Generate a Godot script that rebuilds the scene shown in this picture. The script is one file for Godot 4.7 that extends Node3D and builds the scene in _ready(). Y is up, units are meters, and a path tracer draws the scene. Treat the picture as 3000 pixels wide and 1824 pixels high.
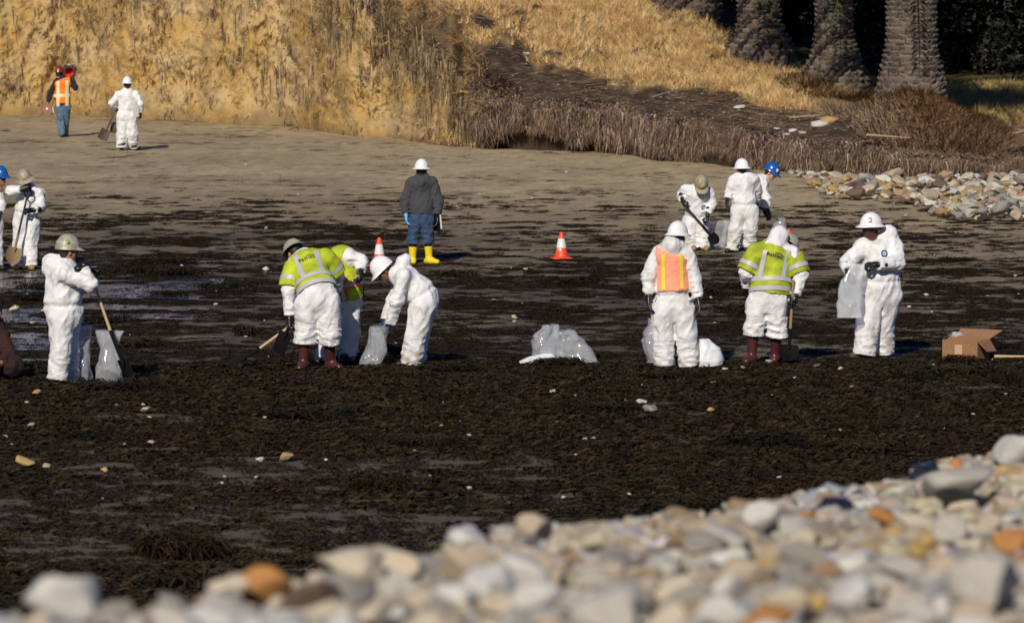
extends Node3D

const F_PX := 12500.0     # focal length in source pixels (3000 wide)
const CAM_H := 5.1
var taken := {}
var M := {}
var rng := RandomNumberGenerator.new()
var nz1 := FastNoiseLite.new()
var nz2 := FastNoiseLite.new()
var nz3 := FastNoiseLite.new()
var nzr := FastNoiseLite.new()

# ---------------------------------------------------------------- mesh collector
class MB:
	var v := PackedVector3Array()
	var n := PackedVector3Array()
	var c := PackedColorArray()
	var ix := PackedInt32Array()
	var col := Color.WHITE
	func vert(p: Vector3, nn: Vector3, cc: Color = Color(-1, 0, 0)) -> int:
		v.append(p); n.append(nn); c.append(col if cc.r < 0.0 else cc)
		return v.size() - 1
	func face(a: int, b: int, d: int) -> void:      # turned so that the front agrees with the normals
		var g := (v[b] - v[a]).cross(v[d] - v[a])
		if g.dot(n[a] + n[b] + n[d]) > 0.0:
			ix.append(a); ix.append(d); ix.append(b)
		else:
			ix.append(a); ix.append(b); ix.append(d)
	func tri(a: Vector3, b: Vector3, d: Vector3) -> void:   # flat, front by order a b d seen clockwise
		var nn := (d - a).cross(b - a).normalized()
		var i := vert(a, nn); vert(b, nn); vert(d, nn)
		ix.append(i); ix.append(i + 1); ix.append(i + 2)
	func quad(a: Vector3, b: Vector3, d: Vector3, e: Vector3, out: Vector3) -> void:
		var nn := (b - a).cross(d - a).normalized()
		if nn.dot(out) < 0.0: nn = -nn
		var i := vert(a, nn); vert(b, nn); vert(d, nn); vert(e, nn)
		face(i, i + 1, i + 2); face(i, i + 2, i + 3)
	func box(o: Vector3, x: Vector3, y: Vector3, z: Vector3) -> void:   # centre and half axes
		for s in [-1.0, 1.0]:
			quad(o + x * s - y - z, o + x * s + y - z, o + x * s + y + z, o + x * s - y + z, x * s)
			quad(o + y * s - x - z, o + y * s + x - z, o + y * s + x + z, o + y * s - x + z, y * s)
			quad(o + z * s - x - y, o + z * s + x - y, o + z * s + x + y, o + z * s - x + y, z * s)
	func tube(path: Array, radii: Array, sides := 8, caps := true) -> void:
		var up := Vector3.UP
		var first := v.size()
		var m := path.size()
		var e := Vector3.ZERO
		for i in m:
			var t: Vector3 = (path[mini(i + 1, m - 1)] - path[maxi(i - 1, 0)]).normalized()
			if i == 0:
				e = t.cross(up if absf(t.y) < 0.9 else Vector3.RIGHT).normalized()
			else:
				e = (e - t * e.dot(t)).normalized()
			var f := t.cross(e)
			for k in sides:
				var a := TAU * k / sides
				var d := e * cos(a) + f * sin(a)
				vert(path[i] + d * radii[i], d)
		for i in m - 1:
			for k in sides:
				var a := first + i * sides + k
				var b := first + i * sides + (k + 1) % sides
				face(a, b, b + sides); face(a, b + sides, a + sides)
		if caps:
			for q in [0, m - 1]:
				var nn: Vector3 = (path[0] - path[1]).normalized() if q == 0 else (path[m - 1] - path[m - 2]).normalized()
				var ctr := vert(path[q] + nn * radii[q] * 0.3, nn)
				var st := v.size()
				for k in sides: vert(v[first + q * sides + k], nn)
				for k in sides: face(ctr, st + k, st + (k + 1) % sides)
	func grid(P: PackedVector3Array, nu: int, nv: int, wrap := false, flip := false, C := PackedColorArray()) -> void:
		var first := v.size()
		var s := -1.0 if flip else 1.0
		for j in nv:
			for i in nu:
				var il := (i + nu - 1) % nu if wrap else maxi(i - 1, 0)
				var ir := (i + 1) % nu if wrap else mini(i + 1, nu - 1)
				var du := P[j * nu + ir] - P[j * nu + il]
				var dv := P[mini(j + 1, nv - 1) * nu + i] - P[maxi(j - 1, 0) * nu + i]
				var nn := du.cross(dv) * s
				nn = nn.normalized() if nn.length_squared() > 1e-16 else Vector3.UP
				vert(P[j * nu + i], nn, C[j * nu + i] if C.size() else col)
		for j in nv - 1:
			for i in (nu if wrap else nu - 1):
				var a := first + j * nu + i
				var b := first + j * nu + (i + 1) % nu
				if flip:
					ix.append_array([a, b, b + nu, a, b + nu, a + nu])
				else:
					ix.append_array([a, b + nu, b, a, a + nu, b + nu])
	func put(o: MB, x: Transform3D) -> void:
		var first := v.size()
		for i in o.v.size():
			v.append(x * o.v[i]); n.append((x.basis * o.n[i]).normalized()); c.append(o.c[i])
		for i in o.ix: ix.append(first + i)
	func mesh(uv := false) -> ArrayMesh:
		var a := []
		a.resize(Mesh.ARRAY_MAX)
		a[Mesh.ARRAY_VERTEX] = v; a[Mesh.ARRAY_NORMAL] = n; a[Mesh.ARRAY_COLOR] = c; a[Mesh.ARRAY_INDEX] = ix
		if uv:
			var u := PackedVector2Array()
			for p in v: u.append(Vector2(p.x, p.z))
			a[Mesh.ARRAY_TEX_UV] = u
		var m := ArrayMesh.new()
		m.add_surface_from_arrays(Mesh.PRIMITIVE_TRIANGLES, a)
		return m

# ---------------------------------------------------------------- distance field on a grid, meshed as surface nets
class Fld:
	var o: Vector3
	var c: float
	var nx: int
	var ny: int
	var nz: int
	var f := PackedFloat32Array()
	func _init(lo: Vector3, hi: Vector3, cell: float) -> void:
		o = lo; c = cell
		nx = int(ceil((hi.x - lo.x) / c)) + 2; ny = int(ceil((hi.y - lo.y) / c)) + 2; nz = int(ceil((hi.z - lo.z) / c)) + 2
		f.resize(nx * ny * nz); f.fill(9.0)
	func rng_box(lo: Vector3, hi: Vector3) -> Array:
		var a := (lo - o) / c
		var b := (hi - o) / c
		return [clampi(int(a.x), 0, nx), clampi(int(b.x) + 2, 0, nx), clampi(int(a.y), 0, ny), clampi(int(b.y) + 2, 0, ny), clampi(int(a.z), 0, nz), clampi(int(b.z) + 2, 0, nz)]
	func cap(a: Vector3, b: Vector3, ra: float, rb: float, k: float, fd := Vector3.ZERO, fk := 1.0) -> void:
		var pad := maxf(ra, rb) + maxf(k, c * 3.0)
		var e := Vector3(pad, pad, pad)
		var r := rng_box(a.min(b) - e, a.max(b) + e)
		var ba := b - a
		var inv := 1.0 / maxf(ba.length_squared(), 1e-9)
		var dr := rb - ra
		var ik := 0.25 / k
		var fl := fk != 1.0
		var fe := fd * (fk - 1.0)
		for z in range(r[4], r[5]):
			for y in range(r[2], r[3]):
				var i := (z * ny + y) * nx
				for x in range(r[0], r[1]):
					var pa := o + Vector3(x, y, z) * c - a
					var t := clampf(pa.dot(ba) * inv, 0.0, 1.0)
					var q := pa - ba * t
					if fl: q += fe * q.dot(fd)
					var d := q.length() - ra - dr * t
					var v := f[i + x]
					var h := k - absf(v - d)
					f[i + x] = minf(d, v) - h * h * ik if h > 0.0 else minf(d, v)
	func ell(p: Vector3, bs: Basis, rad: Vector3, k: float) -> void:
		var pad := maxf(rad.x, maxf(rad.y, rad.z)) + maxf(k, c * 3.0)
		var e := Vector3(pad, pad, pad)
		var r := rng_box(p - e, p + e)
		var ib := bs.transposed()
		var ir := Vector3.ONE / rad
		var ik := 0.25 / k
		for z in range(r[4], r[5]):
			for y in range(r[2], r[3]):
				var i := (z * ny + y) * nx
				for x in range(r[0], r[1]):
					var q := (ib * (o + Vector3(x, y, z) * c - p)) * ir
					var k0 := q.length()
					var d := k0 * (k0 - 1.0) / maxf((q * ir).length(), 1e-4)
					var v := f[i + x]
					var h := k - absf(v - d)
					f[i + x] = minf(d, v) - h * h * ik if h > 0.0 else minf(d, v)
	func bones(list: Array, grow := 0.0) -> void:
		for b in list: cap(b[0], b[1], b[2] + grow, b[3] + grow, b[4], b[5], b[6])
	func cut(p: Vector3, nn: Vector3, reach := 9.0) -> void:      # takes away what lies beyond the plane, within reach of p
		var e := Vector3(reach, reach, reach)
		var r := rng_box((p - e).max(o), (p + e).min(o + Vector3(nx, ny, nz) * c))
		for z in range(r[4], r[5]):
			for y in range(r[2], r[3]):
				var i := (z * ny + y) * nx
				for x in range(r[0], r[1]):
					var q := o + Vector3(x, y, z) * c - p
					var d := q.dot(nn)
					if d > f[i + x] and q.length_squared() < reach * reach: f[i + x] = d
	func cinch(a: Vector3, axis: Vector3, amount: float, width: float, reach: float) -> void:
		for z in nz:
			for y in ny:
				var i := (z * ny + y) * nx
				for x in nx:
					if absf(f[i + x]) > 0.12: continue
					var q := o + Vector3(x, y, z) * c - a
					var s := q.dot(axis) / width
					if absf(s) < 3.0 and q.length() < reach: f[i + x] += amount * exp(-s * s)
	func wrinkle(ns: FastNoiseLite, amp: float, off: Vector3, sq := Vector3.ONE) -> void:
		for z in nz:
			for y in ny:
				var i := (z * ny + y) * nx
				for x in nx:
					if absf(f[i + x]) < 0.06:
						var p := (o + Vector3(x, y, z) * c) * sq + off
						f[i + x] -= amp * ns.get_noise_3dv(p)
	func folds(ns: FastNoiseLite, off: Vector3, amp: float, bunch: Array) -> void:    # long drapes, and cloth bunched above cuffs and ankles
		var tilt := Basis(Vector3(0.3, 0.2, 1.0).normalized(), 0.5)
		for z in nz:
			for y in ny:
				var i := (z * ny + y) * nx
				for x in nx:
					if absf(f[i + x]) < 0.06:
						var p := o + Vector3(x, y, z) * c
						var w := 0.0
						for b in bunch:
							var e: float = 1.0 - (p - b[0]).length_squared() / (b[1] * b[1])
							if e > w: w = e
						var n := ns.get_noise_3dv((tilt * p) * Vector3(1.0, 0.42, 1.0) + off) * (1.0 - 0.7 * w)
						if w > 0.0: n += 1.05 * w * ns.get_noise_3dv(p * Vector3(0.75, 1.9, 0.75) - off)
						f[i + x] -= amp * n
	func nets(m: MB, colour = null) -> void:
		var id := PackedInt32Array()
		id.resize(nx * ny * nz); id.fill(-1)
		var sy := nx
		var sz := nx * ny
		var lim := c * 3.6
		var offs := [0, 1, sy, sy + 1, sz, sz + 1, sz + sy, sz + sy + 1]
		for z in nz - 1:
			for y in ny - 1:
				var row := (z * ny + y) * nx
				for x in nx - 1:
					var i := row + x
					var f0 := f[i]
					if f0 > lim or f0 < -lim: continue
					var f1 := f[i + 1]
					var f2 := f[i + sy]
					var f3 := f[i + sy + 1]
					var f4 := f[i + sz]
					var f5 := f[i + sz + 1]
					var f6 := f[i + sz + sy]
					var f7 := f[i + sz + sy + 1]
					var neg := int(f0 < 0.0) + int(f1 < 0.0) + int(f2 < 0.0) + int(f3 < 0.0) + int(f4 < 0.0) + int(f5 < 0.0) + int(f6 < 0.0) + int(f7 < 0.0)
					if neg == 0 or neg == 8: continue
					var s := Vector3.ZERO
					var cnt := 0.0
					if (f0 < 0.0) != (f1 < 0.0): s += Vector3(f0 / (f0 - f1), 0, 0); cnt += 1.0
					if (f2 < 0.0) != (f3 < 0.0): s += Vector3(f2 / (f2 - f3), 1, 0); cnt += 1.0
					if (f4 < 0.0) != (f5 < 0.0): s += Vector3(f4 / (f4 - f5), 0, 1); cnt += 1.0
					if (f6 < 0.0) != (f7 < 0.0): s += Vector3(f6 / (f6 - f7), 1, 1); cnt += 1.0
					if (f0 < 0.0) != (f2 < 0.0): s += Vector3(0, f0 / (f0 - f2), 0); cnt += 1.0
					if (f1 < 0.0) != (f3 < 0.0): s += Vector3(1, f1 / (f1 - f3), 0); cnt += 1.0
					if (f4 < 0.0) != (f6 < 0.0): s += Vector3(0, f4 / (f4 - f6), 1); cnt += 1.0
					if (f5 < 0.0) != (f7 < 0.0): s += Vector3(1, f5 / (f5 - f7), 1); cnt += 1.0
					if (f0 < 0.0) != (f4 < 0.0): s += Vector3(0, 0, f0 / (f0 - f4)); cnt += 1.0
					if (f1 < 0.0) != (f5 < 0.0): s += Vector3(1, 0, f1 / (f1 - f5)); cnt += 1.0
					if (f2 < 0.0) != (f6 < 0.0): s += Vector3(0, 1, f2 / (f2 - f6)); cnt += 1.0
					if (f3 < 0.0) != (f7 < 0.0): s += Vector3(1, 1, f3 / (f3 - f7)); cnt += 1.0
					var g := Vector3(f1 - f0 + f3 - f2 + f5 - f4 + f7 - f6, f2 - f0 + f3 - f1 + f6 - f4 + f7 - f5, f4 - f0 + f5 - f1 + f6 - f2 + f7 - f3)
					var p := o + (Vector3(x, y, z) + s / cnt) * c
					id[i] = m.vert(p, g.normalized(), colour.call(p) if colour != null else m.col)
		for z in range(1, nz - 1):
			for y in range(1, ny - 1):
				var row := (z * ny + y) * nx
				for x in range(1, nx - 1):
					var i := row + x
					if id[i] < 0: continue
					var a := f[i] < 0.0
					if a != (f[i + 1] < 0.0): q4(m, id[i], id[i - sy], id[i - sy - sz], id[i - sz], a)
					if a != (f[i + sy] < 0.0): q4(m, id[i], id[i - sz], id[i - sz - 1], id[i - 1], a)
					if a != (f[i + sz] < 0.0): q4(m, id[i], id[i - 1], id[i - 1 - sy], id[i - sy], a)
	func q4(m: MB, a: int, b: int, d: int, e: int, inside: bool) -> void:
		if a < 0 or b < 0 or d < 0 or e < 0: return
		if inside: m.ix.append_array([a, d, b, a, e, d])
		else: m.ix.append_array([a, b, d, a, d, e])

# ---------------------------------------------------------------- names, tags, nodes
func numbered(called: String) -> String:
	taken[called] = taken.get(called, -1) + 1
	return called if taken[called] == 0 else "%s_%03d" % [called, taken[called]]

func tag(o: Node3D, label: String, category: String, group := "", kind := "") -> Node3D:
	if label: o.set_meta("label", label)
	if category: o.set_meta("category", category)
	if group: o.set_meta("group", group)
	if kind: o.set_meta("kind", kind)
	return o

func thing(called: String, at: Vector3, label: String, category: String, group := "", turn := 0.0) -> Node3D:
	var o := Node3D.new()
	o.name = numbered(called); o.position = at; o.rotation.y = turn
	add_child(o)
	return tag(o, label, category, group)

func inst(called: String, mesh: Mesh, m: Material, parent: Node3D = null) -> MeshInstance3D:
	var o := MeshInstance3D.new()
	o.mesh = mesh; o.material_override = m
	if parent == null:
		o.name = numbered(called); add_child(o)
	else:
		var k := 0
		while parent.has_node(called if k == 0 else "%s_%03d" % [called, k]): k += 1
		o.name = called if k == 0 else "%s_%03d" % [called, k]
		parent.add_child(o, true)
	return o

func part(called: String, mb: MB, m: Material, parent: Node3D) -> MeshInstance3D:
	return inst(called, mb.mesh(), m, parent)

func multi(called: String, mesh: Mesh, m: Material, xs: Array, cs: Array, parent: Node3D = null) -> MultiMeshInstance3D:
	var mm := MultiMesh.new()
	mm.transform_format = MultiMesh.TRANSFORM_3D
	mm.use_colors = cs.size() > 0
	mm.mesh = mesh
	mm.instance_count = xs.size()
	for i in xs.size():
		mm.set_instance_transform(i, xs[i])
		if cs.size(): mm.set_instance_color(i, cs[i])
	var o := MultiMeshInstance3D.new()
	o.multimesh = mm; o.material_override = m
	if parent == null:
		o.name = numbered(called); add_child(o)
	else:
		o.name = called; parent.add_child(o, true)
	return o

func tab(t: PackedFloat32Array, x: float) -> float:      # piecewise linear: x0 y0 x1 y1 ...
	var n := t.size() / 2
	if x <= t[0]: return t[1]
	for i in range(1, n):
		if x <= t[i * 2]:
			var u := (x - t[i * 2 - 2]) / (t[i * 2] - t[i * 2 - 2])
			return lerpf(t[i * 2 - 1], t[i * 2 + 1], u * u * (3.0 - 2.0 * u))
	return t[n * 2 - 1]

# ---------------------------------------------------------------- materials (linear base colours)
func lin(r: float, g: float, b: float, a := 1.0) -> Color:
	var q := Color(r, g, b).linear_to_srgb()
	q.a = a
	return q

func noise_tex(freq: float, lo: float, hi: float, size := 256, oct := 4, kind := FastNoiseLite.TYPE_SIMPLEX_SMOOTH, sd := 1) -> NoiseTexture2D:
	var t := NoiseTexture2D.new()
	var n := FastNoiseLite.new()
	n.noise_type = kind; n.frequency = freq; n.fractal_octaves = oct; n.seed = sd
	t.noise = n; t.width = size; t.height = size; t.seamless = true
	var g := Gradient.new()
	g.set_color(0, Color(lo, lo, lo)); g.set_color(1, Color(hi, hi, hi))
	t.color_ramp = g
	return t

func bump_tex(freq: float, strength: float, size := 256, oct := 4, sd := 2) -> NoiseTexture2D:
	var t := NoiseTexture2D.new()
	var n := FastNoiseLite.new()
	n.noise_type = FastNoiseLite.TYPE_SIMPLEX_SMOOTH; n.frequency = freq; n.fractal_octaves = oct; n.seed = sd
	t.noise = n; t.width = size; t.height = size; t.seamless = true; t.as_normal_map = true; t.bump_strength = strength
	return t

var T := {}
func mat(key: String, r: float, g: float, b: float, rough := 0.8, o := {}) -> StandardMaterial3D:
	var m := StandardMaterial3D.new()
	m.resource_name = key
	m.albedo_color = lin(r, g, b)
	m.roughness = rough
	m.cull_mode = BaseMaterial3D.CULL_DISABLED
	if o.has("tex"):
		m.albedo_texture = T[o.tex]
		m.uv1_triplanar = true; m.uv1_world_triplanar = o.get("world", false)
		m.uv1_scale = Vector3.ONE * o.get("scale", 1.0)
	if o.has("bump"):
		m.normal_enabled = true; m.normal_texture = T[o.bump]; m.normal_scale = o.get("amount", 1.0)
		m.uv1_triplanar = true; m.uv1_world_triplanar = o.get("world", false)
		m.uv1_scale = Vector3.ONE * o.get("scale", 1.0)
	if o.has("vc"): m.vertex_color_use_as_albedo = true
	if o.has("metal"): m.metallic = o.metal
	if o.has("back"):
		m.backlight_enabled = true; m.backlight = lin(o.back, o.back, o.back)
	if o.has("spec"): m.metallic_specular = o.spec
	M[key] = m
	return m

func film(key: String, r: float, g: float, b: float, a: float, rough := 0.18) -> void:
	var m := StandardMaterial3D.new()
	m.resource_name = key
	m.albedo_color = lin(r, g, b, a)
	m.transparency = BaseMaterial3D.TRANSPARENCY_ALPHA
	m.roughness = rough
	m.cull_mode = BaseMaterial3D.CULL_DISABLED
	M[key] = m

func _ready() -> void:
	rng.seed = 20150520
	# camera
	var cam := Camera3D.new()
	cam.name = "camera"
	var ca := CameraAttributesPhysical.new()
	ca.frustum_focal_length = 164.48
	ca.frustum_focus_distance = 60.0
	ca.exposure_aperture = 4.7
	cam.attributes = ca
	cam.position = Vector3(0, CAM_H, 0)
	cam.rotation = Vector3(-0.08637, 0, 0)
	cam.near = 0.5; cam.far = 2500.0
	add_child(cam)
	cam.current = true
	# sky, air and sun
	var we := WorldEnvironment.new()
	we.name = "world"
	var env := Environment.new()
	env.background_mode = Environment.BG_SKY
	var ps := ProceduralSkyMaterial.new()
	ps.sky_top_color = Color(0.2, 0.36, 0.66)
	ps.sky_horizon_color = Color(0.5, 0.63, 0.8)
	ps.sky_curve = 0.14
	ps.ground_bottom_color = Color(0.16, 0.14, 0.11)
	ps.ground_horizon_color = Color(0.4, 0.42, 0.42)
	ps.sky_energy_multiplier = 0.75
	var sky := Sky.new()
	sky.sky_material = ps
	env.sky = sky
	env.tonemap_mode = Environment.TONE_MAPPER_LINEAR
	env.tonemap_exposure = 1.1
	env.sdfgi_enabled = true; env.ssao_enabled = true; env.ssil_enabled = true
	we.environment = env
	add_child(we)
	var sun := DirectionalLight3D.new()
	sun.name = "sun"
	sun.light_color = Color(1.0, 0.955, 0.89)
	sun.light_energy = 1.2
	sun.light_angular_distance = 0.5
	sun.shadow_enabled = true
	sun.rotation_degrees = Vector3(-33.0, -15.0, 0)
	add_child(sun)

	nz1.seed = 1; nz1.frequency = 0.5; nz1.noise_type = FastNoiseLite.TYPE_SIMPLEX_SMOOTH; nz1.fractal_octaves = 4
	nz2.seed = 2; nz2.frequency = 0.5; nz2.noise_type = FastNoiseLite.TYPE_SIMPLEX_SMOOTH; nz2.fractal_octaves = 3
	nz3.seed = 3; nz3.frequency = 0.5; nz3.noise_type = FastNoiseLite.TYPE_SIMPLEX_SMOOTH; nz3.fractal_octaves = 2
	nzr.seed = 4; nzr.frequency = 0.5; nzr.noise_type = FastNoiseLite.TYPE_SIMPLEX_SMOOTH; nzr.fractal_octaves = 2
	fabric.seed = 5; fabric.frequency = 3.2; fabric.noise_type = FastNoiseLite.TYPE_SIMPLEX_SMOOTH; fabric.fractal_type = FastNoiseLite.FRACTAL_FBM; fabric.fractal_octaves = 2
	creases.seed = 6; creases.frequency = 4.6; creases.noise_type = FastNoiseLite.TYPE_SIMPLEX_SMOOTH; creases.fractal_type = FastNoiseLite.FRACTAL_RIDGED; creases.fractal_octaves = 2
	mounds = [[9.4, 99.0, 0.86, 1.35, 3.2], [8.0, 105.8, 0.42, 0.95, 1.4], [8.5, 96.9, 0.42, 1.4, 1.3]]
	build_materials()
	for i in 6: rocks.append(rock_mesh(100 + i, 2, [0.5, 1.0, 0.7, 0.9, 0.5, 1.3][i]))
	var t0 := Time.get_ticks_msec()
	build_ground()
	build_water()
	build_shore()
	build_grass()
	build_fringe()
	build_cliff_growth()
	build_grove()
	build_litter()
	print("land ", Time.get_ticks_msec() - t0); t0 = Time.get_ticks_msec()
	build_templates()
	build_people()
	print("people ", Time.get_ticks_msec() - t0); t0 = Time.get_ticks_msec()
	build_far_rocks()
	build_scattered()
	build_weed()
	build_foreground()
	print("stones ", Time.get_ticks_msec() - t0)

func build_materials() -> void:
	T.grain = noise_tex(0.03, 0.68, 1.0, 512, 5)
	T.fine = noise_tex(0.08, 0.78, 1.0, 256, 4)
	T.soft = noise_tex(0.012, 0.88, 1.0, 256, 4, FastNoiseLite.TYPE_SIMPLEX_SMOOTH, 21)
	T.blotch = noise_tex(0.012, 0.6, 1.0, 256, 5, FastNoiseLite.TYPE_SIMPLEX_SMOOTH, 8)
	T.bump = bump_tex(0.04, 6.0, 512, 5)
	T.cloth = bump_tex(0.03, 5.0, 256, 4, 9)
	T.sandbump = bump_tex(0.06, 5.0, 512, 4, 12)
	mat("sand", 1, 1, 1, 0.72, {"vc": 1, "bump": "sandbump", "amount": 0.7, "world": true, "scale": 0.5, "tex": "fine", "spec": 0.4})
	mat("earth", 1, 1, 1, 0.95, {"vc": 1, "tex": "fine", "bump": "bump", "amount": 1.0, "world": true, "scale": 0.9, "spec": 0.2})
	mat("grit", 0.2, 0.18, 0.15, 0.95, {"tex": "grain", "world": true, "scale": 3.0})
	mat("water", 0.02, 0.025, 0.035, 0.1, {"bump": "sandbump", "amount": 0.4, "world": true, "scale": 0.6})
	mat("straw", 1, 1, 1, 0.85, {"vc": 1, "spec": 0.25})
	mat("weed", 1, 1, 1, 0.72, {"vc": 1, "spec": 0.22})
	mat("weed_wet", 0.03, 0.027, 0.022, 0.35)
	mat("kelp", 0.04, 0.026, 0.014, 0.8, {"vc": 1, "spec": 0.15})
	mat("stone_vc", 1.25, 1.25, 1.25, 0.85, {"vc": 1, "tex": "grain", "scale": 1.2, "spec": 0.3})
	for i in STONE.size():
		var s: Array = STONE[i]
		mat("stone_%d" % i, minf(0.78, s[1] * 1.35), minf(0.76, s[2] * 1.35), minf(0.72, s[3] * 1.35), 0.82, {"tex": "grain", "bump": "bump", "amount": 0.5, "scale": 0.9, "spec": 0.35})
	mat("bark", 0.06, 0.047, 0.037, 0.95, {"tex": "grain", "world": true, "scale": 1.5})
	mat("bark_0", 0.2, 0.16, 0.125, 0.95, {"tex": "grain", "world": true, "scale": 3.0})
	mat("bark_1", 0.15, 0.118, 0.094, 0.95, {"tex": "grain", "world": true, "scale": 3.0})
	mat("bark_2", 0.26, 0.205, 0.155, 0.95, {"tex": "grain", "world": true, "scale": 3.0})
	mat("frond", 0.05, 0.075, 0.025, 0.6)
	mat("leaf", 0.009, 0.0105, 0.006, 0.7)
	mat("leaf_green", 0.1, 0.15, 0.04, 0.7, {"vc": 1})
	mat("pale_leaf", 0.3, 0.26, 0.16, 0.8, {"vc": 1})
	mat("wood_grey", 0.38, 0.32, 0.25, 0.9, {"tex": "grain", "scale": 4.0})
	mat("wood_pale", 0.5, 0.37, 0.22, 0.9, {"tex": "grain", "scale": 4.0})
	mat("wood_new", 0.6, 0.44, 0.23, 0.5, {"tex": "fine", "scale": 3.0})
	mat("wood_worn", 0.4, 0.29, 0.15, 0.6, {"tex": "grain", "scale": 5.0})
	# people
	mat("skin_pale", 0.55, 0.3, 0.22, 0.55, {"vc": 1})
	mat("skin_tan", 0.34, 0.17, 0.105, 0.55, {"vc": 1})
	mat("skin_brown", 0.16, 0.075, 0.045, 0.5, {"vc": 1})
	mat("skin_dark", 0.085, 0.04, 0.027, 0.42, {"vc": 1})
	mat("hair", 0.012, 0.01, 0.009, 0.6)
	mat("suit", 0.82, 0.83, 0.84, 0.62, {"vc": 1, "tex": "soft", "bump": "cloth", "amount": 0.4, "scale": 2.0, "spec": 0.4})
	mat("hoodie", 0.07, 0.073, 0.083, 0.95, {"tex": "fine", "scale": 4.0, "bump": "cloth", "amount": 0.4})
	mat("navy", 0.013, 0.013, 0.022, 0.9, {"bump": "cloth", "amount": 0.3, "scale": 3.0})
	mat("maroon", 0.028, 0.007, 0.006, 0.9, {"bump": "cloth", "amount": 0.4, "scale": 3.0})
	mat("maroon_dark", 0.02, 0.006, 0.007, 0.9)
	mat("jeans", 0.052, 0.105, 0.21, 0.9, {"tex": "blotch", "scale": 2.0, "bump": "cloth", "amount": 0.4})
	mat("jeans_light", 0.15, 0.26, 0.38, 0.9, {"tex": "blotch", "scale": 2.0, "bump": "cloth", "amount": 0.4})
	mat("lime", 0.7, 0.84, 0.03, 0.75, {"tex": "blotch", "scale": 1.1, "bump": "cloth", "amount": 0.5})
	mat("lime_dirty", 0.58, 0.68, 0.03, 0.8, {"tex": "blotch", "scale": 1.6, "bump": "cloth", "amount": 0.5})
	mat("vest_orange", 0.9, 0.2, 0.015, 0.75, {"bump": "cloth", "amount": 0.4, "scale": 2.5})
	mat("vest_pink", 0.95, 0.36, 0.22, 0.8, {"bump": "cloth", "amount": 0.4, "scale": 2.5})
	mat("band_yellow", 0.88, 0.66, 0.06, 0.6)
	mat("band_silver", 0.68, 0.68, 0.64, 0.45)
	mat("band_grey", 0.44, 0.45, 0.48, 0.45)
	mat("band_orange", 0.85, 0.16, 0.03, 0.7)
	mat("ink", 0.02, 0.022, 0.02, 0.8)
	mat("ink_thin", 0.14, 0.2, 0.02, 0.8)
	mat("emblem_blue", 0.03, 0.06, 0.14, 0.6)
	mat("emblem_pale", 0.3, 0.42, 0.55, 0.6)
	mat("paper", 0.78, 0.78, 0.76, 0.7)
	mat("tape", 0.02, 0.03, 0.045, 0.5)
	mat("strap", 0.02, 0.02, 0.022, 0.8)
	mat("glove_black", 0.008, 0.008, 0.009, 0.36)
	mat("glove_navy", 0.012, 0.03, 0.09, 0.5)
	mat("glove_blue", 0.12, 0.42, 0.72, 0.4)
	mat("boot_black", 0.012, 0.012, 0.014, 0.4)
	mat("boot_grey", 0.05, 0.05, 0.05, 0.7)
	mat("boot_brown", 0.06, 0.05, 0.042, 0.7)
	mat("boot_tan", 0.3, 0.19, 0.07, 0.8)
	mat("boot_maroon", 0.075, 0.02, 0.018, 0.32)
	mat("boot_yellow", 0.8, 0.6, 0.01, 0.5)
	mat("hat_white", 0.8, 0.8, 0.8, 0.28)
	mat("hat_cream", 0.62, 0.58, 0.44, 0.4, {"tex": "blotch", "scale": 3.0})
	mat("hat_tan", 0.55, 0.48, 0.34, 0.45, {"tex": "blotch", "scale": 3.0})
	mat("hat_blue", 0.01, 0.09, 0.34, 0.25)
	mat("hat_brown", 0.2, 0.035, 0.012, 0.25)
	mat("sticker_green", 0.25, 0.3, 0.06, 0.5)
	mat("sticker_yellow", 0.5, 0.46, 0.1, 0.5)
	mat("sticker_grey", 0.3, 0.31, 0.32, 0.35)
	# things
	mat("shovel_black", 0.008, 0.008, 0.0085, 0.75, {"spec": 0.2})
	mat("handle_dark", 0.03, 0.02, 0.018, 0.5)
	mat("blade_tan", 0.22, 0.15, 0.08, 0.7)
	mat("blade_rust", 0.1, 0.07, 0.045, 0.7, {"tex": "grain", "scale": 3.0})
	mat("blade_mud", 0.13, 0.11, 0.075, 0.7, {"tex": "grain", "scale": 3.0})
	mat("cone_red", 0.85, 0.075, 0.03, 0.4)
	mat("cone_white", 0.72, 0.73, 0.74, 0.5)
	mat("cone_base", 0.05, 0.035, 0.03, 0.7)
	mat("card", 0.36, 0.19, 0.09, 0.9, {"tex": "fine", "scale": 1.5})
	mat("card_red", 0.3, 0.14, 0.075, 0.9)
	mat("card_pale", 0.5, 0.33, 0.2, 0.8)
	mat("card_dark", 0.28, 0.15, 0.07, 0.7)
	film("film_clear", 0.76, 0.8, 0.86, 0.26, 0.1)
	film("film_milky", 0.75, 0.79, 0.84, 0.42, 0.16)
	film("film_white", 0.82, 0.85, 0.88, 0.86, 0.2)
	film("film_black", 0.01, 0.014, 0.03, 0.8, 0.12)

# ---------------------------------------------------------------- the lie of the land (x to the right, d = metres away from the photographer's side)
func g0(d: float) -> float:
	return tab(PackedFloat32Array([45, 0, 60, -0.25, 72, -0.3, 85, -0.2, 104, 0, 125, 0.1]), d)

func ground(x: float, d: float) -> float:
	return g0(d) + 0.03 * nz1.get_noise_2d(x * 0.6, d * 0.35) + 0.012 * nz2.get_noise_2d(x * 3.0, d * 1.5)

func px_of(x: float) -> float:      # a ruler along the shore, 93.3 units a metre
	return 1232.0 + x * 93.34

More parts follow.
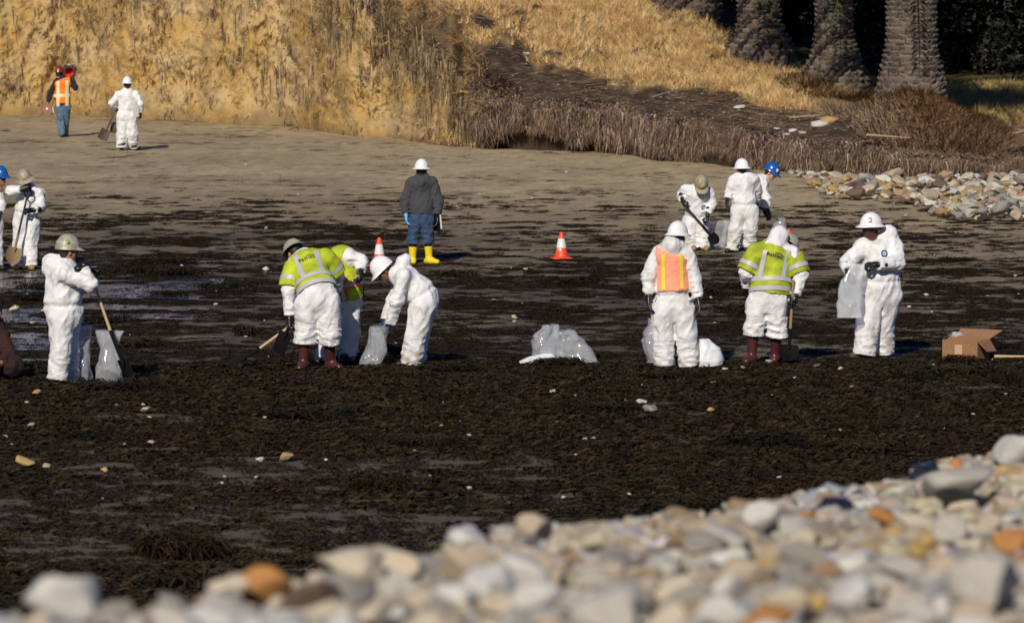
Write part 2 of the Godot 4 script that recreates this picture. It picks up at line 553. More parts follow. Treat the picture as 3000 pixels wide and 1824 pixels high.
const FOOT := [-2000, 300, 0, 275, 300, 287, 600, 297, 900, 322, 1120, 343, 1180, 347, 1400, 354, 1600, 373, 1750, 390, 1900, 404, 2100, 414, 2300, 410, 2464, 404, 4000, 400]
const FACE_H := [-2000, 5.6, 700, 5.6, 820, 4.6, 900, 3.6, 1000, 2.9, 1080, 2.3, 1120, 1.3, 1165, 1.0, 1300, 0.92, 1600, 0.74, 1850, 0.48, 1930, 0.42, 2020, 0.26, 2230, 0.24, 2464, 0.3, 4000, 0.3]
const SETBACK := [-2000, 1.6, 700, 1.6, 900, 1.3, 1050, 1.0, 1110, 0.1, 1160, -0.55, 1420, -0.55, 1500, -0.3, 1850, -0.2, 1980, -0.55, 2200, -0.5, 2300, -0.2, 2464, -0.1, 4000, -0.1]
const GRADE := [-2000, 0.1, 700, 0.1, 850, 0.3, 1000, 0.5, 1100, 0.62, 1180, 0.42, 1300, 0.23, 1500, 0.165, 1650, 0.13, 1825, 0.083, 2010, 0.05, 2200, 0.038, 4000, 0.035]
var TF := PackedFloat32Array(FOOT)
var TH := PackedFloat32Array(FACE_H)
var TS := PackedFloat32Array(SETBACK)
var TG := PackedFloat32Array(GRADE)
var mounds := []      # x, d, height, radius

func foot_d(x: float) -> float:
	return 51500.0 / (tab(TF, px_of(x)) + 140.0) + 0.25 * nz1.get_noise_2d(x * 1.5, 7.0)

func top_h(x: float, b: float) -> float:
	var q := px_of(x)
	var h := tab(TH, q)
	var cap_h := maxf(3.35, h + 0.3)
	var y := h + tab(TG, q) * b
	var k := 0.5
	var e := maxf(k - absf(y - cap_h), 0.0)
	return minf(y, cap_h) - e * e / (4.0 * k)

func upland(x: float, d: float) -> float:        # height of the land behind the lip
	var b := maxf(d - foot_d(x) - tab(TS, px_of(x)), 0.0)
	var y := top_h(x, b) + 0.16 * nz1.get_noise_2d(x * 1.1, 9.0) * smoothstep(3.0, 0.0, b) + 0.06 * nz1.get_noise_2d(x * 1.2, d * 1.2) + 0.1
	for m in mounds:
		var r2: float = (x - m[0]) * (x - m[0]) / (m[3] * m[3]) + (d - m[1]) * (d - m[1]) / (m[4] * m[4])
		if r2 < 9.0: y += m[2] * exp(-r2)
	return y

func height(x: float, d: float) -> float:
	return upland(x, d) if d > foot_d(x) + tab(TS, px_of(x)) else ground(x, d)

func grass_line(q: float) -> float:
	return tab(PackedFloat32Array([900, 0.2, 1100, 1.2, 1180, 3.4, 1250, 4.4, 1500, 4.1, 1750, 6.3, 1900, 7.2, 1945, 8.0, 1985, 11.5, 2080, 12.0, 2300, 9.0, 2400, 8.0]), q)

func is_straw(x: float, d: float) -> float:        # 0 bare soil .. 1 dry grass
	var q := px_of(x)
	var b := d - foot_d(x) - tab(TS, q)
	var e := 1.3 * nz1.get_noise_2d(x * 2.2, d * 1.4) + 0.8 * nz2.get_noise_2d(x * 2.0, d * 1.2)
	var s := smoothstep(-0.7, 0.7, b - grass_line(q) + e)
	return s * smoothstep(-0.52, -0.3, nz2.get_noise_2d(x * 1.1 + 50.0, d * 0.9))

func weed(x: float, d: float) -> float:            # share of the sand that the seaweed covers
	var n := nz1.get_noise_2d(x * 0.6, d * 0.4) * 0.35 + nz2.get_noise_2d(x * 0.45 + 9.0, d * 1.4) * 0.5 + nz3.get_noise_2d(x * 1.7, d * 3.4) * 0.4 + nz2.get_noise_2d(x * 5.0, d * 6.0 + 60.0) * 0.5
	var base := tab(PackedFloat32Array([26, -0.12, 31, 0.05, 34, 0.24, 37, -0.02, 39.5, 0.22, 42, 0.12, 44.5, 0.28, 47, 0.12, 49.5, 0.3, 52, 0.19, 56, 0.1, 57.5, 0.11, 60, 0.16, 66, 0.12, 71, 0.06, 77, -0.01, 86, -0.14, 100, -0.24, 118, -0.24]), d + 7.0 * nz1.get_noise_2d(x * 0.45, 4.0) * smoothstep(62.0, 50.0, d) * smoothstep(43.0, 48.0, d))
	base += 0.16 * clampf(x / 3.0, -1.0, 1.0) * smoothstep(46.0, 36.0, d) + 0.12 * smoothstep(-3.0, -5.0, x) * smoothstep(55.0, 62.0, d) * smoothstep(90.0, 74.0, d)
	base -= 0.42 * smoothstep(1.8, -1.2, x) * smoothstep(33.0, 35.0, d) * smoothstep(43.0, 41.0, d)
	base += 0.25 * smoothstep(1.2, 0.2, foot_d(x) - d) * smoothstep(1.0, -1.0, x)
	return clampf((base + n * 0.95) * 3.0, 0.0, 1.0)

func build_ground() -> void:
	var xs := PackedFloat32Array([-600, -200, -80, -40, -25])
	for i in 241: xs.append(-15.0 + i * 0.125)
	xs.append_array([25, 40, 80, 200, 600])
	var ds := PackedFloat32Array([-300, -80, -10, 8, 18])
	var d := 24.0
	while d < 131.0:
		ds.append(d); d *= 1.0036
	ds.append_array([145, 200, 400, 900])
	var P := PackedVector3Array()
	var C := PackedColorArray()
	for dd in ds:
		var wet := smoothstep(99.0, 63.0, dd)
		for x in xs:
			P.append(Vector3(x, ground(x, dd), -dd))
			var w := weed(x, dd) if dd > 20.0 and dd < 135.0 and absf(x) < 16.0 else 0.0
			var e := clampf(wet + 0.5 * smoothstep(52.0, 44.0, dd) + 0.35 * nz1.get_noise_2d(x * 0.5 + 31.0, dd * 0.4) - 0.18 * smoothstep(2.0, 6.0, x) * smoothstep(54.0, 62.0, dd) + 0.15 * smoothstep(0.0, -5.0, x), 0.0, 1.0)
			var sand := Color(0.54, 0.425, 0.245).lerp(Color(0.118, 0.091, 0.056), e)
			sand *= 1.0 + 0.22 * nz3.get_noise_2d(x * 3.0, dd * 5.0) + 0.3 * nz2.get_noise_2d(x * 7.0, dd * 9.0)
			C.append(sand.lerp(Color(0.02, 0.015, 0.008), w * lerpf(0.6, 0.85, smoothstep(58.0, 50.0, dd))))
	var mb := MB.new()
	mb.grid(P, xs.size(), ds.size(), false, false, C)
	tag(inst("ground", mb.mesh(), M.sand), "grey brown tidal sand streaked with dark seaweed", "beach", "", "structure")

func build_water() -> void:           # shallow pools left by the tide
	var nx := 220
	var P := {}
	var mb := MB.new()
	for j in 300:
		for i in nx:
			var x := -16.0 + i * 0.06
			var d := 52.0 + j * 0.085
			var n := nz1.get_noise_2d(x * 0.5 + 70.0, d * 0.4) + 0.6 * nz2.get_noise_2d(x * 0.9, d * 1.6 + 40.0)
			var lim := -0.02 + 0.7 * smoothstep(-5.6, -3.4, x) + 0.35 * smoothstep(66.0, 74.0, d) + 0.5 * smoothstep(57.0, 53.5, d)
			if n > lim: P[j * nx + i] = mb.vert(Vector3(x, ground(x, d) + 0.02, -d), Vector3.UP)
	for k in P:
		if P.has(k + 1) and P.has(k + nx) and P.has(k + nx + 1) and k % nx != nx - 1:
			mb.face(P[k], P[k + 1], P[k + nx + 1]); mb.face(P[k], P[k + nx + 1], P[k + nx])
	tag(inst("water", mb.mesh(), M.water), "shallow pools of tide water lying on the dark sand at left", "water", "", "structure")

func face_point(x: float, t: float) -> Vector3:
	var q := px_of(x)
	var h := tab(TH, q)
	var s := tab(TS, q)
	var d0 := foot_d(x)
	var left := smoothstep(1150.0, 1050.0, q)
	var y := t * h
	var prof := t if s > 0.0 else pow(t, 2.0)
	var e := 0.0
	if left > 0.0:
		var rid := absf(nzr.get_noise_2d(x * 1.3, y * 0.35))
		e = left * (0.22 * nz1.get_noise_2d(x * 0.5, y * 0.5) + 0.2 * nz2.get_noise_2d(x * 1.5, y * 0.9) + 0.09 * nz3.get_noise_2d(x * 5.0, y * 4.0) + 0.11 * nz2.get_noise_2d(x * 13.0, y * 10.0) - 0.16 * smoothstep(0.12, 0.0, rid)) * smoothstep(0.0, 0.1, t)
		e += left * 0.35 * smoothstep(0.14, 0.0, t) * (0.6 + nz1.get_noise_2d(x * 1.4, 3.0))
	return Vector3(x, lerpf(ground(x, d0) - 0.05, upland(x, d0 + s) , t) if t > 0.999 else ground(x, d0) - 0.05 + (upland(x, d0 + s) - ground(x, d0) + 0.05) * t, -(d0 + s * prof - e))

func build_shore() -> void:
	var xs := PackedFloat32Array([-200, -80, -40, -25, -20])
	for i in 457: xs.append(-17.2 + i * 0.07)
	xs.append_array([18, 25, 40, 80, 200])
	var nf := 120
	var bs := PackedFloat32Array()
	var b := 0.05
	while b < 24.0:
		bs.append(b); b += 0.06 + b * 0.022
	bs.append_array([32, 60, 200, 600])
	var rows := nf + bs.size()
	var P := PackedVector3Array()
	var C := PackedColorArray()
	P.resize(rows * xs.size()); C.resize(rows * xs.size())
	for i in xs.size():
		var x := xs[i]
		var q := px_of(x)
		var left := smoothstep(1170.0, 1080.0, q)
		var d0 := foot_d(x)
		var s := tab(TS, q)
		for j in rows:
			var p: Vector3
			var c: Color
			var n1 := nz1.get_noise_2d(x * 0.9, j * 0.06)
			if j < nf:
				var t := j / float(nf - 1)
				p = face_point(x, t)
				var n2 := nz2.get_noise_2d(x * 1.6, p.y * 1.4)
				var n3 := nz3.get_noise_2d(x * 4.5, p.y * 3.5)
				c = Color(0.56, 0.37, 0.135).lerp(Color(0.62, 0.45, 0.23), clampf(0.5 + n1 * 1.6, 0.0, 1.0))
				c = c.lerp(Color(0.56, 0.34, 0.09), clampf(n2 * 1.4 - 0.2, 0.0, 0.42))
				c = c.lerp(Color(0.44, 0.35, 0.19), clampf(-n2 * 1.5 - 0.2, 0.0, 0.6))
				c = c.lerp(Color(0.26, 0.165, 0.07), clampf((n3 - 0.22) * 2.0, 0.0, 0.32))
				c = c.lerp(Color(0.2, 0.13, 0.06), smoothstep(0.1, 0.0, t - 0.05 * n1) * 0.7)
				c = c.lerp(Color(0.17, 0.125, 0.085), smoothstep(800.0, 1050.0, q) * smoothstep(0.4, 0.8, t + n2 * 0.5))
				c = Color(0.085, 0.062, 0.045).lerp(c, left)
			else:
				b = bs[j - nf]
				p = Vector3(x, upland(x, d0 + s + b), -(d0 + s + b))
				var g := is_straw(x, d0 + s + b)
				var n2 := nz2.get_noise_2d(x * 2.0, b * 2.0)
				var soil := Color(0.058, 0.044, 0.034).lerp(Color(0.12, 0.083, 0.058), clampf(0.35 + n2 * 1.4, 0.0, 1.0))
				if q > 1880.0: soil = soil.lerp(Color(0.23, 0.135, 0.066), smoothstep(1950.0, 2040.0, q + n2 * 60.0) * smoothstep(2400.0, 2330.0, q + n2 * 40.0) * smoothstep(9.5, 8.0, b))
				c = soil.lerp(Color(0.45, 0.29, 0.12).lerp(Color(0.52, 0.37, 0.17), clampf(0.5 + n2 * 2.0, 0.0, 1.0)), g)
				if q > 2290.0 and b > 3.0: c = c.lerp(Color(0.12, 0.098, 0.075), smoothstep(2290.0, 2380.0, q) * smoothstep(8.0, 6.0, b))
				if b > 13.0 and q > 1700.0: c = c.lerp(Color(0.11, 0.1, 0.045), smoothstep(13.0, 17.0, b))
				c = c.lerp(Color(0.3, 0.2, 0.1), left * 0.5)
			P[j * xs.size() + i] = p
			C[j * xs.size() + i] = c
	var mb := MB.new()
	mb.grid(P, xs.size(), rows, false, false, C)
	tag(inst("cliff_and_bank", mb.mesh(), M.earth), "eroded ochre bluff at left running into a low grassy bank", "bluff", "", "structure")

# ---------------------------------------------------------------- plant matter that nobody could count
func blades(n: int, h: float, spread: float, w: float, lean: float, sd: int, down := 0.0) -> ArrayMesh:
	var r := RandomNumberGenerator.new()
	r.seed = sd
	var mb := MB.new()
	for i in n:
		var a := r.randf() * TAU
		var o := Vector3(cos(a), 0, sin(a)) * spread * sqrt(r.randf())
		var dir := Vector3(r.randf_range(-1, 1) * lean, 1.0, r.randf_range(-1, 1) * lean).normalized()
		var bend := Vector3(r.randf_range(-1, 1), -down, r.randf_range(-1, 1)) * lean * 0.7
		var hh := h * r.randf_range(0.5, 1.2)
		var side := Vector3(cos(a * 3.0), 0, sin(a * 3.0)) * w
		var v := r.randf_range(0.7, 1.25)
		var col := Color(v, v * r.randf_range(0.94, 1.02), v * r.randf_range(0.85, 1.05))
		var f := mb.v.size()
		var nn := (Vector3(side.z, 0.0, -side.x) / w + Vector3.UP * 0.6).normalized()
		if nn.z < 0.0: nn = (Vector3(-side.z, 0.0, side.x) / w + Vector3.UP * 0.6).normalized()
		for k in 4:
			var t := k / 3.0
			var p := o + dir * hh * t + bend * hh * t * t
			mb.vert(p - side * (1.0 - t * 0.8), nn, col); mb.vert(p + side * (1.0 - t * 0.8), nn, col)
		for k in 3:
			mb.face(f + k * 2, f + k * 2 + 1, f + k * 2 + 3); mb.face(f + k * 2, f + k * 2 + 3, f + k * 2 + 2)
	return mb.mesh()

func tint(base: Color, r: float) -> Color:
	var k := 1.0 + rng.randf_range(-r, r)
	return Color(base.r * k, base.g * k * (1.0 + rng.randf_range(-0.06, 0.06)), base.b * k * (1.0 + rng.randf_range(-0.12, 0.12)))

func build_grass() -> void:
	for variant in 3:
		var xs := []
		var cs := []
		for i in 9000:
			var x := rng.randf_range(-5.0, 15.0)
			var b := pow(rng.randf(), 0.75) * 22.0
			var d := foot_d(x) + tab(TS, px_of(x)) + b
			if is_straw(x, d) < rng.randf_range(0.25, 1.0): continue
			if b > 14.0 and px_of(x) > 1700.0 and rng.randf() < 0.4: continue
			var s := rng.randf_range(0.6, 1.25)
			xs.append(Transform3D(Basis(Vector3.UP, rng.randf() * TAU).scaled(Vector3(s, s * rng.randf_range(0.5, 1.2), s)), Vector3(x, upland(x, d) - 0.02, -d)))
			var n := nz1.get_noise_2d(x * 1.5, d * 1.5)
			var c := Color(0.62, 0.41, 0.18).lerp(Color(0.68, 0.5, 0.25), clampf(0.5 + n * 1.5, 0, 1)).lerp(Color(0.52, 0.3, 0.14), clampf(-n * 1.5, 0, 0.7))
			if px_of(x) > 1900.0 or rng.randf() < 0.04: c = c.lerp(Color(0.2, 0.2, 0.07), 0.45)
			cs.append(tint(c, 0.22))
		tag(multi("dry_grass", blades(16, 0.22, 0.16, 0.0085, 0.75, 11 + variant), M.straw, xs, cs), ["golden dry grass covering the slope above the bank", "short straw coloured tufts among the dry grass", "bent dry stems on the grassy slope"][variant], "grass", "", "stuff")

func build_fringe() -> void:        # roots and thatch that hang over the lip of the bank
	for variant in 3:
		var xs := []
		var cs := []
		for i in 6500:
			var x := rng.randf_range(-1.2, 14.5)
			var q := px_of(x)
			if q < 1135.0 or (nz2.get_noise_2d(x * 2.6, 11.0) < -0.33 and rng.randf() < 0.7): continue
			var dl := foot_d(x) + tab(TS, q)
			var over := pow(rng.randf(), 1.6)
			var b := over * (0.75 + 0.9 * smoothstep(1900.0, 2000.0, q) + 0.8 * smoothstep(1300.0, 1180.0, q))
			var h := upland(x, dl + b)
			var lip := 1.0 - smoothstep(0.0, 0.8, b)
			var tilt := lerpf(-0.55, 0.15, smoothstep(0.0, 1.6, b)) + rng.randf_range(-0.25, 0.25)
			# hanging strands at the lip, combed downhill ones behind it
			var bas: Basis
			if b < 0.32 and rng.randf() < 0.8:
				bas = Basis(Vector3.RIGHT, PI + rng.randf_range(-0.32, 0.12)) * Basis(Vector3.UP, rng.randf() * TAU)
				h -= rng.randf_range(0.0, 0.8) * tab(TH, q) * (0.85 + 0.5 * nz1.get_noise_2d(x * 1.7, 3.0)) * tab(PackedFloat32Array([1180, 1.0, 1230, 0.85, 1400, 0.85, 1480, 1.05, 1930, 0.95, 1990, 0.7, 2200, 0.7, 2280, 0.95]), q)
				b = -0.02 - rng.randf() * 0.1 + 0.1 * rng.randf()
			else:
				bas = Basis(Vector3.RIGHT, PI * 0.5 - tilt + 0.12) * Basis(Vector3.UP, rng.randf() * TAU)
				h -= 0.02
			var s := rng.randf_range(0.5, 1.2) * (1.0 + 0.9 * nz3.get_noise_2d(x * 2.2, 5.0))
			xs.append(Transform3D((Basis(Vector3.BACK, 0.5 * nz1.get_noise_2d(x * 3.0, b * 3.0)) * bas).scaled(Vector3(s, s, s)), Vector3(x, h, -(dl + b))))
			var c := Color(0.27, 0.19, 0.14).lerp(Color(0.15, 0.1, 0.08), rng.randf())
			if q > 1900.0: c = c.lerp(Color(0.3, 0.2, 0.13), smoothstep(0.3, 1.0, b) * smoothstep(2250.0, 1950.0, q))
			if rng.randf() < 0.22: c = Color(0.42, 0.31, 0.22)
			cs.append(tint(c, 0.3))
		tag(multi("root_fringe", blades(11, 0.36, 0.13, 0.0105, 0.36, 31 + variant), M.straw, xs, cs), ["brown fringe of dead roots hanging over the undercut bank", "matted brown thatch combed over the lip of the bank", "thin root strands under the overhang of the bank"][variant], "roots", "", "stuff")

func build_cliff_growth() -> void:
	# long roots that hang down the bluff
	var sets := [["hanging_roots", 0.5, 0.012, "grey brown roots hanging down the upper bluff"], ["hanging_vines", 0.85, 0.011, "long dead vines trailing down the face of the bluff"], ["dead_brush", 0.35, 0.01, "dry twiggy brush clinging to the top of the bluff"]]
	for variant in 3:
		var xs := []
		var cs := []
		for i in [5600, 2300, 6500][variant]:
			var x := rng.randf_range(-16.5, -0.6)
			var q := px_of(x)
			var t := rng.randf()
			var n := nz1.get_noise_2d(x * 1.1, t * 3.0) + 0.6 * nz2.get_noise_2d(x * 2.5, t)
			var want := tab(PackedFloat32Array([-100, 0.3, 150, 0.2, 300, 0.1, 600, 0.13, 700, 0.45, 850, 0.9, 1050, 0.9, 1150, 0.7]), q)
			if variant == 2:
				want = tab(PackedFloat32Array([-100, 0.02, 600, 0.03, 800, 0.3, 900, 0.9, 1150, 1.0]), q) * smoothstep(0.45, 0.9, t + n * 0.3)
			else:
				want *= lerpf(0.12, 1.0, smoothstep(0.35, 0.8, t))
			if rng.randf() > want + n * 0.5: continue
			var p := face_point(x, t)
			if variant == 2 and rng.randf() < 0.55:
				var b := rng.randf() * 2.6
				var d := foot_d(x) + tab(TS, q) + b
				p = Vector3(x, upland(x, d), -d)
			var bas := Basis(Vector3.RIGHT, PI + rng.randf_range(-0.3, 0.02)) * Basis(Vector3.UP, rng.randf() * TAU)
			if variant == 2: bas = Basis(Vector3.RIGHT, rng.randf_range(0.2, 1.9)) * Basis(Vector3.BACK, rng.randf_range(-0.9, 0.9)) * Basis(Vector3.UP, rng.randf() * TAU)
			var s := rng.randf_range(0.5, 1.3)
			xs.append(Transform3D(bas.scaled(Vector3(s, s, s)), p + Vector3(0, 0, 0.04)))
			var c := Color(0.3, 0.22, 0.14).lerp(Color(0.15, 0.11, 0.08), rng.randf())
			if rng.randf() < 0.4: c = Color(0.44, 0.34, 0.21)
			if variant == 2:
				c = [Color(0.17, 0.14, 0.12), Color(0.26, 0.19, 0.12), Color(0.28, 0.15, 0.06), Color(0.4, 0.28, 0.13)][clampi(int((nz2.get_noise_2d(x * 1.3, t * 4.0 + 20.0) + 0.5) * 4.0 + rng.randf_range(-0.5, 0.5)), 0, 3)]
			cs.append(tint(c, 0.3))
		tag(multi(sets[variant][0], blades([5, 3, 12][variant], sets[variant][1], [0.18, 0.1, 0.14][variant], sets[variant][2], [0.14, 0.16, 0.7][variant], 51 + variant), M.straw, xs, cs), sets[variant][3], "roots" if variant < 2 else "brush", "", "stuff")
	var bx := []
	var bc := []
	for i in 4000:
		var x := rng.randf_range(-16.5, -0.8)
		var t := rng.randf()
		if nz2.get_noise_2d(x * 1.4, t * 5.0) < rng.randf_range(-0.35, 0.25): continue
		var s := rng.randf_range(0.4, 1.3)
		bx.append(Transform3D((Basis(Vector3.BACK, rng.randf_range(-0.9, 0.5)) * Basis(Vector3.RIGHT, PI + rng.randf_range(-0.4, 0.0)) * Basis(Vector3.UP, rng.randf() * TAU)).scaled(Vector3(s, s, s)), face_point(x, t) + Vector3(0, 0, 0.025)))
		bc.append(tint(Color(0.17, 0.11, 0.055).lerp(Color(0.09, 0.06, 0.035), rng.randf()), 0.3))
	tag(multi("rootlets", blades(3, 0.24, 0.1, 0.011, 0.3, 57), M.straw, bx, bc), "short dark rootlets sticking out of the ochre bluff", "roots", "", "stuff")
	# small crumbs of earth and pits that roughen the face
	var xs := []
	var cs := []
	for i in 5000:
		var x := rng.randf_range(-16.5, -0.4)
		var t := rng.randf()
		var p := face_point(x, t)
		var s := rng.randf_range(0.008, 0.034)
		xs.append(Transform3D(Basis(Vector3(rng.randf() - 0.5, rng.randf() - 0.5, rng.randf() - 0.5).normalized(), rng.randf() * TAU).scaled(Vector3(s * rng.randf_range(0.8, 2.2), s, s)), p))
		cs.append(tint([Color(0.46, 0.3, 0.11), Color(0.52, 0.36, 0.18), Color(0.3, 0.2, 0.08), Color(0.42, 0.25, 0.06)][rng.randi() % 4], 0.2))
	tag(multi("earth_clods", rock_mesh(5, 1, 0.5), M.straw, xs, cs), "crumbling clods of ochre earth on the bluff", "earth", "", "stuff")

func weed_clump(sd: int, n: int, r0: float, h: float, slim := 1.0) -> ArrayMesh:
	var r := RandomNumberGenerator.new()
	r.seed = sd
	var mb := MB.new()
	for i in n:
		var a := r.randf() * TAU
		var p := Vector3(cos(a), 0, sin(a)) * r0 * sqrt(r.randf())
		p.y = h * r.randf() * 0.6
		var dir := Vector3(r.randf_range(-1, 1), r.randf_range(-0.12, 0.16), r.randf_range(-1, 1)).normalized()
		var w := r0 * r.randf_range(0.025, 0.075) * slim
		var side := dir.cross(Vector3(r.randf_range(-0.7, 0.7), 1, r.randf_range(-0.7, 0.7))).normalized() * w
		var v := r.randf_range(0.4, 1.7)
		var col := Color(v, v * r.randf_range(0.9, 1.04), v * r.randf_range(0.75, 1.0))
		var prev := -1
		for k in 4:
			var t := k / 3.0
			var q := p + dir * r0 * (0.55 if slim == 1.0 else 0.8) * (t - 0.4) + Vector3(0, h * (sin(t * PI) * 0.7 + r.randf_range(-0.2, 0.2)), 0)
			q.y = maxf(q.y, -0.01)
			var nn := (side.cross(dir).normalized() * (1.0 if side.cross(dir).y > 0.0 else -1.0) + Vector3(r.randf_range(-0.5, 0.5), 0, r.randf_range(-0.5, 0.5))).normalized()
			var f := mb.vert(q - side * sin(t * 2.6 + 0.3), nn, col)
			mb.vert(q + side * sin(t * 2.6 + 0.3), nn, col)
			if prev >= 0:
				mb.face(prev, prev + 1, f + 1); mb.face(prev, f + 1, f)
			prev = f
	return mb.mesh()

func build_weed() -> void:
	var hx := []
	var hc := []
	for i in 900:
		var d := 31.0 + 44.0 * pow(rng.randf(), 1.6)
		var x := rng.randf_range(-0.165, 0.165) * d
		if weed(x, d) < 0.75 or nz1.get_noise_2d(x * 0.8 + 5.0, d * 0.7) < 0.02: continue
		var s := rng.randf_range(0.4, 1.3)
		hx.append(Transform3D(Basis(Vector3.UP, rng.randf() * TAU).scaled(Vector3(s * 1.3, s, s)), Vector3(x, ground(x, d), -d)))
		hc.append(tint([Color(0.034, 0.022, 0.011), Color(0.026, 0.021, 0.01), Color(0.03, 0.026, 0.011)][rng.randi() % 3], 0.3))
	tag(multi("kelp_tangles", weed_clump(88, 190, 0.3, 0.075, 0.42), M.weed, hx, hc), "tangled heaps of brown kelp standing up from the seaweed", "seaweed", "", "stuff")
	var names := ["dark brown seaweed strewn in streaks over the wet sand", "small black scraps of seaweed scattered on the sand", "thick mat of olive brown seaweed along the near tide line"]
	for variant in 3:
		var xs := []
		var cs := []
		for i in [140000, 115000, 115000][variant]:
			var u := rng.randf()
			var d: float = 27.0 + 62.0 * u if variant == 0 else 50.0 + 72.0 * u if variant == 1 else 27.0 + 26.0 * u
			var x := rng.randf_range(-0.17, 0.17) * d
			if d > foot_d(x): continue
			var w := weed(x, d)
			if w < rng.randf_range(0.12, 0.95) and rng.randf() > (0.05 if d < 60.0 else 0.012): continue
			var s := rng.randf_range(0.45, 1.2) * (1.3 if variant == 2 else 1.0)
			xs.append(Transform3D(Basis(Vector3.UP, rng.randf() * TAU).scaled(Vector3(s * 1.15, s * rng.randf_range(0.6, 1.3), s)), Vector3(x, ground(x, d), -d)))
			var n := nz1.get_noise_2d(x * 1.2, d * 0.9)
			var c := Color(0.031, 0.022, 0.011).lerp(Color(0.032, 0.026, 0.01), clampf(n * 2.0, 0, 1)).lerp(Color(0.036, 0.022, 0.011), clampf(-n * 2.0, 0, 1))
			cs.append(tint(c, 0.4))
		tag(multi("seaweed", weed_clump(71 + variant, [30, 12, 32][variant], [0.11, 0.09, 0.13][variant], [0.016, 0.01, 0.02][variant]), M.weed, xs, cs), names[variant], "seaweed", "", "stuff")

# ---------------------------------------------------------------- stones
func rock_mesh(sd: int, level: int, rough: float) -> ArrayMesh:
	var r := RandomNumberGenerator.new()
	r.seed = sd
	var g := (1.0 + sqrt(5.0)) / 2.0
	var V := []
	for s in [[-1, g, 0], [1, g, 0], [-1, -g, 0], [1, -g, 0], [0, -1, g], [0, 1, g], [0, -1, -g], [0, 1, -g], [g, 0, -1], [g, 0, 1], [-g, 0, -1], [-g, 0, 1]]:
		V.append(Vector3(s[0], s[1], s[2]).normalized())
	var Fc := []
	for s in [[0, 11, 5], [0, 5, 1], [0, 1, 7], [0, 7, 10], [0, 10, 11], [1, 5, 9], [5, 11, 4], [11, 10, 2], [10, 7, 6], [7, 1, 8], [3, 9, 4], [3, 4, 2], [3, 2, 6], [3, 6, 8], [3, 8, 9], [4, 9, 5], [2, 4, 11], [6, 2, 10], [8, 6, 7], [9, 8, 1]]:
		Fc.append(s)
	for l in level:
		var mid := {}
		var F2 := []
		for t in Fc:
			var m := []
			for e in 3:
				var a: int = mini(t[e], t[(e + 1) % 3])
				var b: int = maxi(t[e], t[(e + 1) % 3])
				var key := a * 100000 + b
				if not mid.has(key):
					mid[key] = V.size()
					V.append(((V[a] + V[b]) * 0.5).normalized())
				m.append(mid[key])
			F2.append([t[0], m[0], m[2]]); F2.append([t[1], m[1], m[0]]); F2.append([t[2], m[2], m[1]]); F2.append(m)
		Fc = F2
	var planes := []
	for i in 12:
		planes.append([Vector3(r.randf_range(-1, 1), r.randf_range(-1, 1), r.randf_range(-1, 1)).normalized(), r.randf_range(0.5, 0.88)])
	var ns := FastNoiseLite.new()
	ns.seed = sd; ns.frequency = 0.8
	var mb := MB.new()
	var sq := Vector3(1, r.randf_range(0.5, 0.8), r.randf_range(0.7, 1.0))
	for p in V:
		var q: Vector3 = p
		for pl in planes:
			var e: float = q.dot(pl[0]) - pl[1]
			if e > 0.0: q -= pl[0] * e * 0.94
		q *= 1.0 + rough * 0.35 * ns.get_noise_3dv(p * 1.6) + rough * 0.12 * ns.get_noise_3dv(p * 5.0)
		mb.vert(q * sq, Vector3.ZERO, Color.WHITE)
	for t in Fc:
		var nn: Vector3 = (mb.v[t[1]] - mb.v[t[0]]).cross(mb.v[t[2]] - mb.v[t[0]])
		if nn.dot(mb.v[t[0]]) < 0.0: nn = -nn
		for e in 3: mb.n[t[e]] += nn
	for i in mb.v.size(): mb.n[i] = mb.n[i].normalized()
	for t in Fc: mb.face(t[0], t[1], t[2])
	return mb.mesh()

const STONE := [["white", 0.6, 0.58, 0.52, 16], ["pale grey", 0.45, 0.425, 0.365, 20], ["grey", 0.29, 0.27, 0.23, 14], ["cream", 0.56, 0.485, 0.36, 24], ["beige", 0.44, 0.36, 0.26, 18], ["tan", 0.36, 0.255, 0.15, 9], ["orange", 0.46, 0.22, 0.07, 1], ["yellow ochre", 0.46, 0.32, 0.12, 2], ["brown", 0.15, 0.105, 0.075, 2], ["bluish grey", 0.35, 0.36, 0.355, 5]]
const SHAPES := ["rounded", "angular", "flat", "blocky", "egg shaped", "lumpy"]
var rocks := []

func pick_stone(r: RandomNumberGenerator) -> int:
	var total := 0
	for s in STONE: total += s[4]
	var k := r.randi() % total
	for i in STONE.size():
		k -= STONE[i][4]
		if k < 0: return i
	return 0

func stone(called: String, at: Vector3, size: Vector3, shape: int, colour: int, turn: Vector3, label: String, category: String, group: String, m: Material = null) -> Node3D:
	var o := inst(called, rocks[shape], m if m else M["stone_%d" % colour])
	o.position = at
	o.basis = Basis.from_euler(turn).scaled_local(size)
	return tag(o, label, category, group)

func berm_edge(x: float) -> float:
	return tab(PackedFloat32Array([-1.4, 8.9, -1.08, 9.1, -0.54, 10.6, 0.09, 14.2, 0.73, 16.2, 1.5, 19.2, 2.63, 22.5, 4.0, 25]), x)

func berm(x: float, d: float) -> float:
	var y := 4.6 - 0.1 * d if d > 8.0 else 3.8
	var over := d - berm_edge(x)
	y += 0.05 * nz1.get_noise_2d(x * 4.0, d * 2.0) + 0.1 * smoothstep(1.3, 2.7, x) - 0.075
	if over > 0.0: y -= over * 0.75
	return maxf(y, -0.2)

func place_words(q: float, v: float, words: Array) -> String:
	for w in words:
		if q < w[0] and v < w[1]: return w[2]
	return words[-1][2]

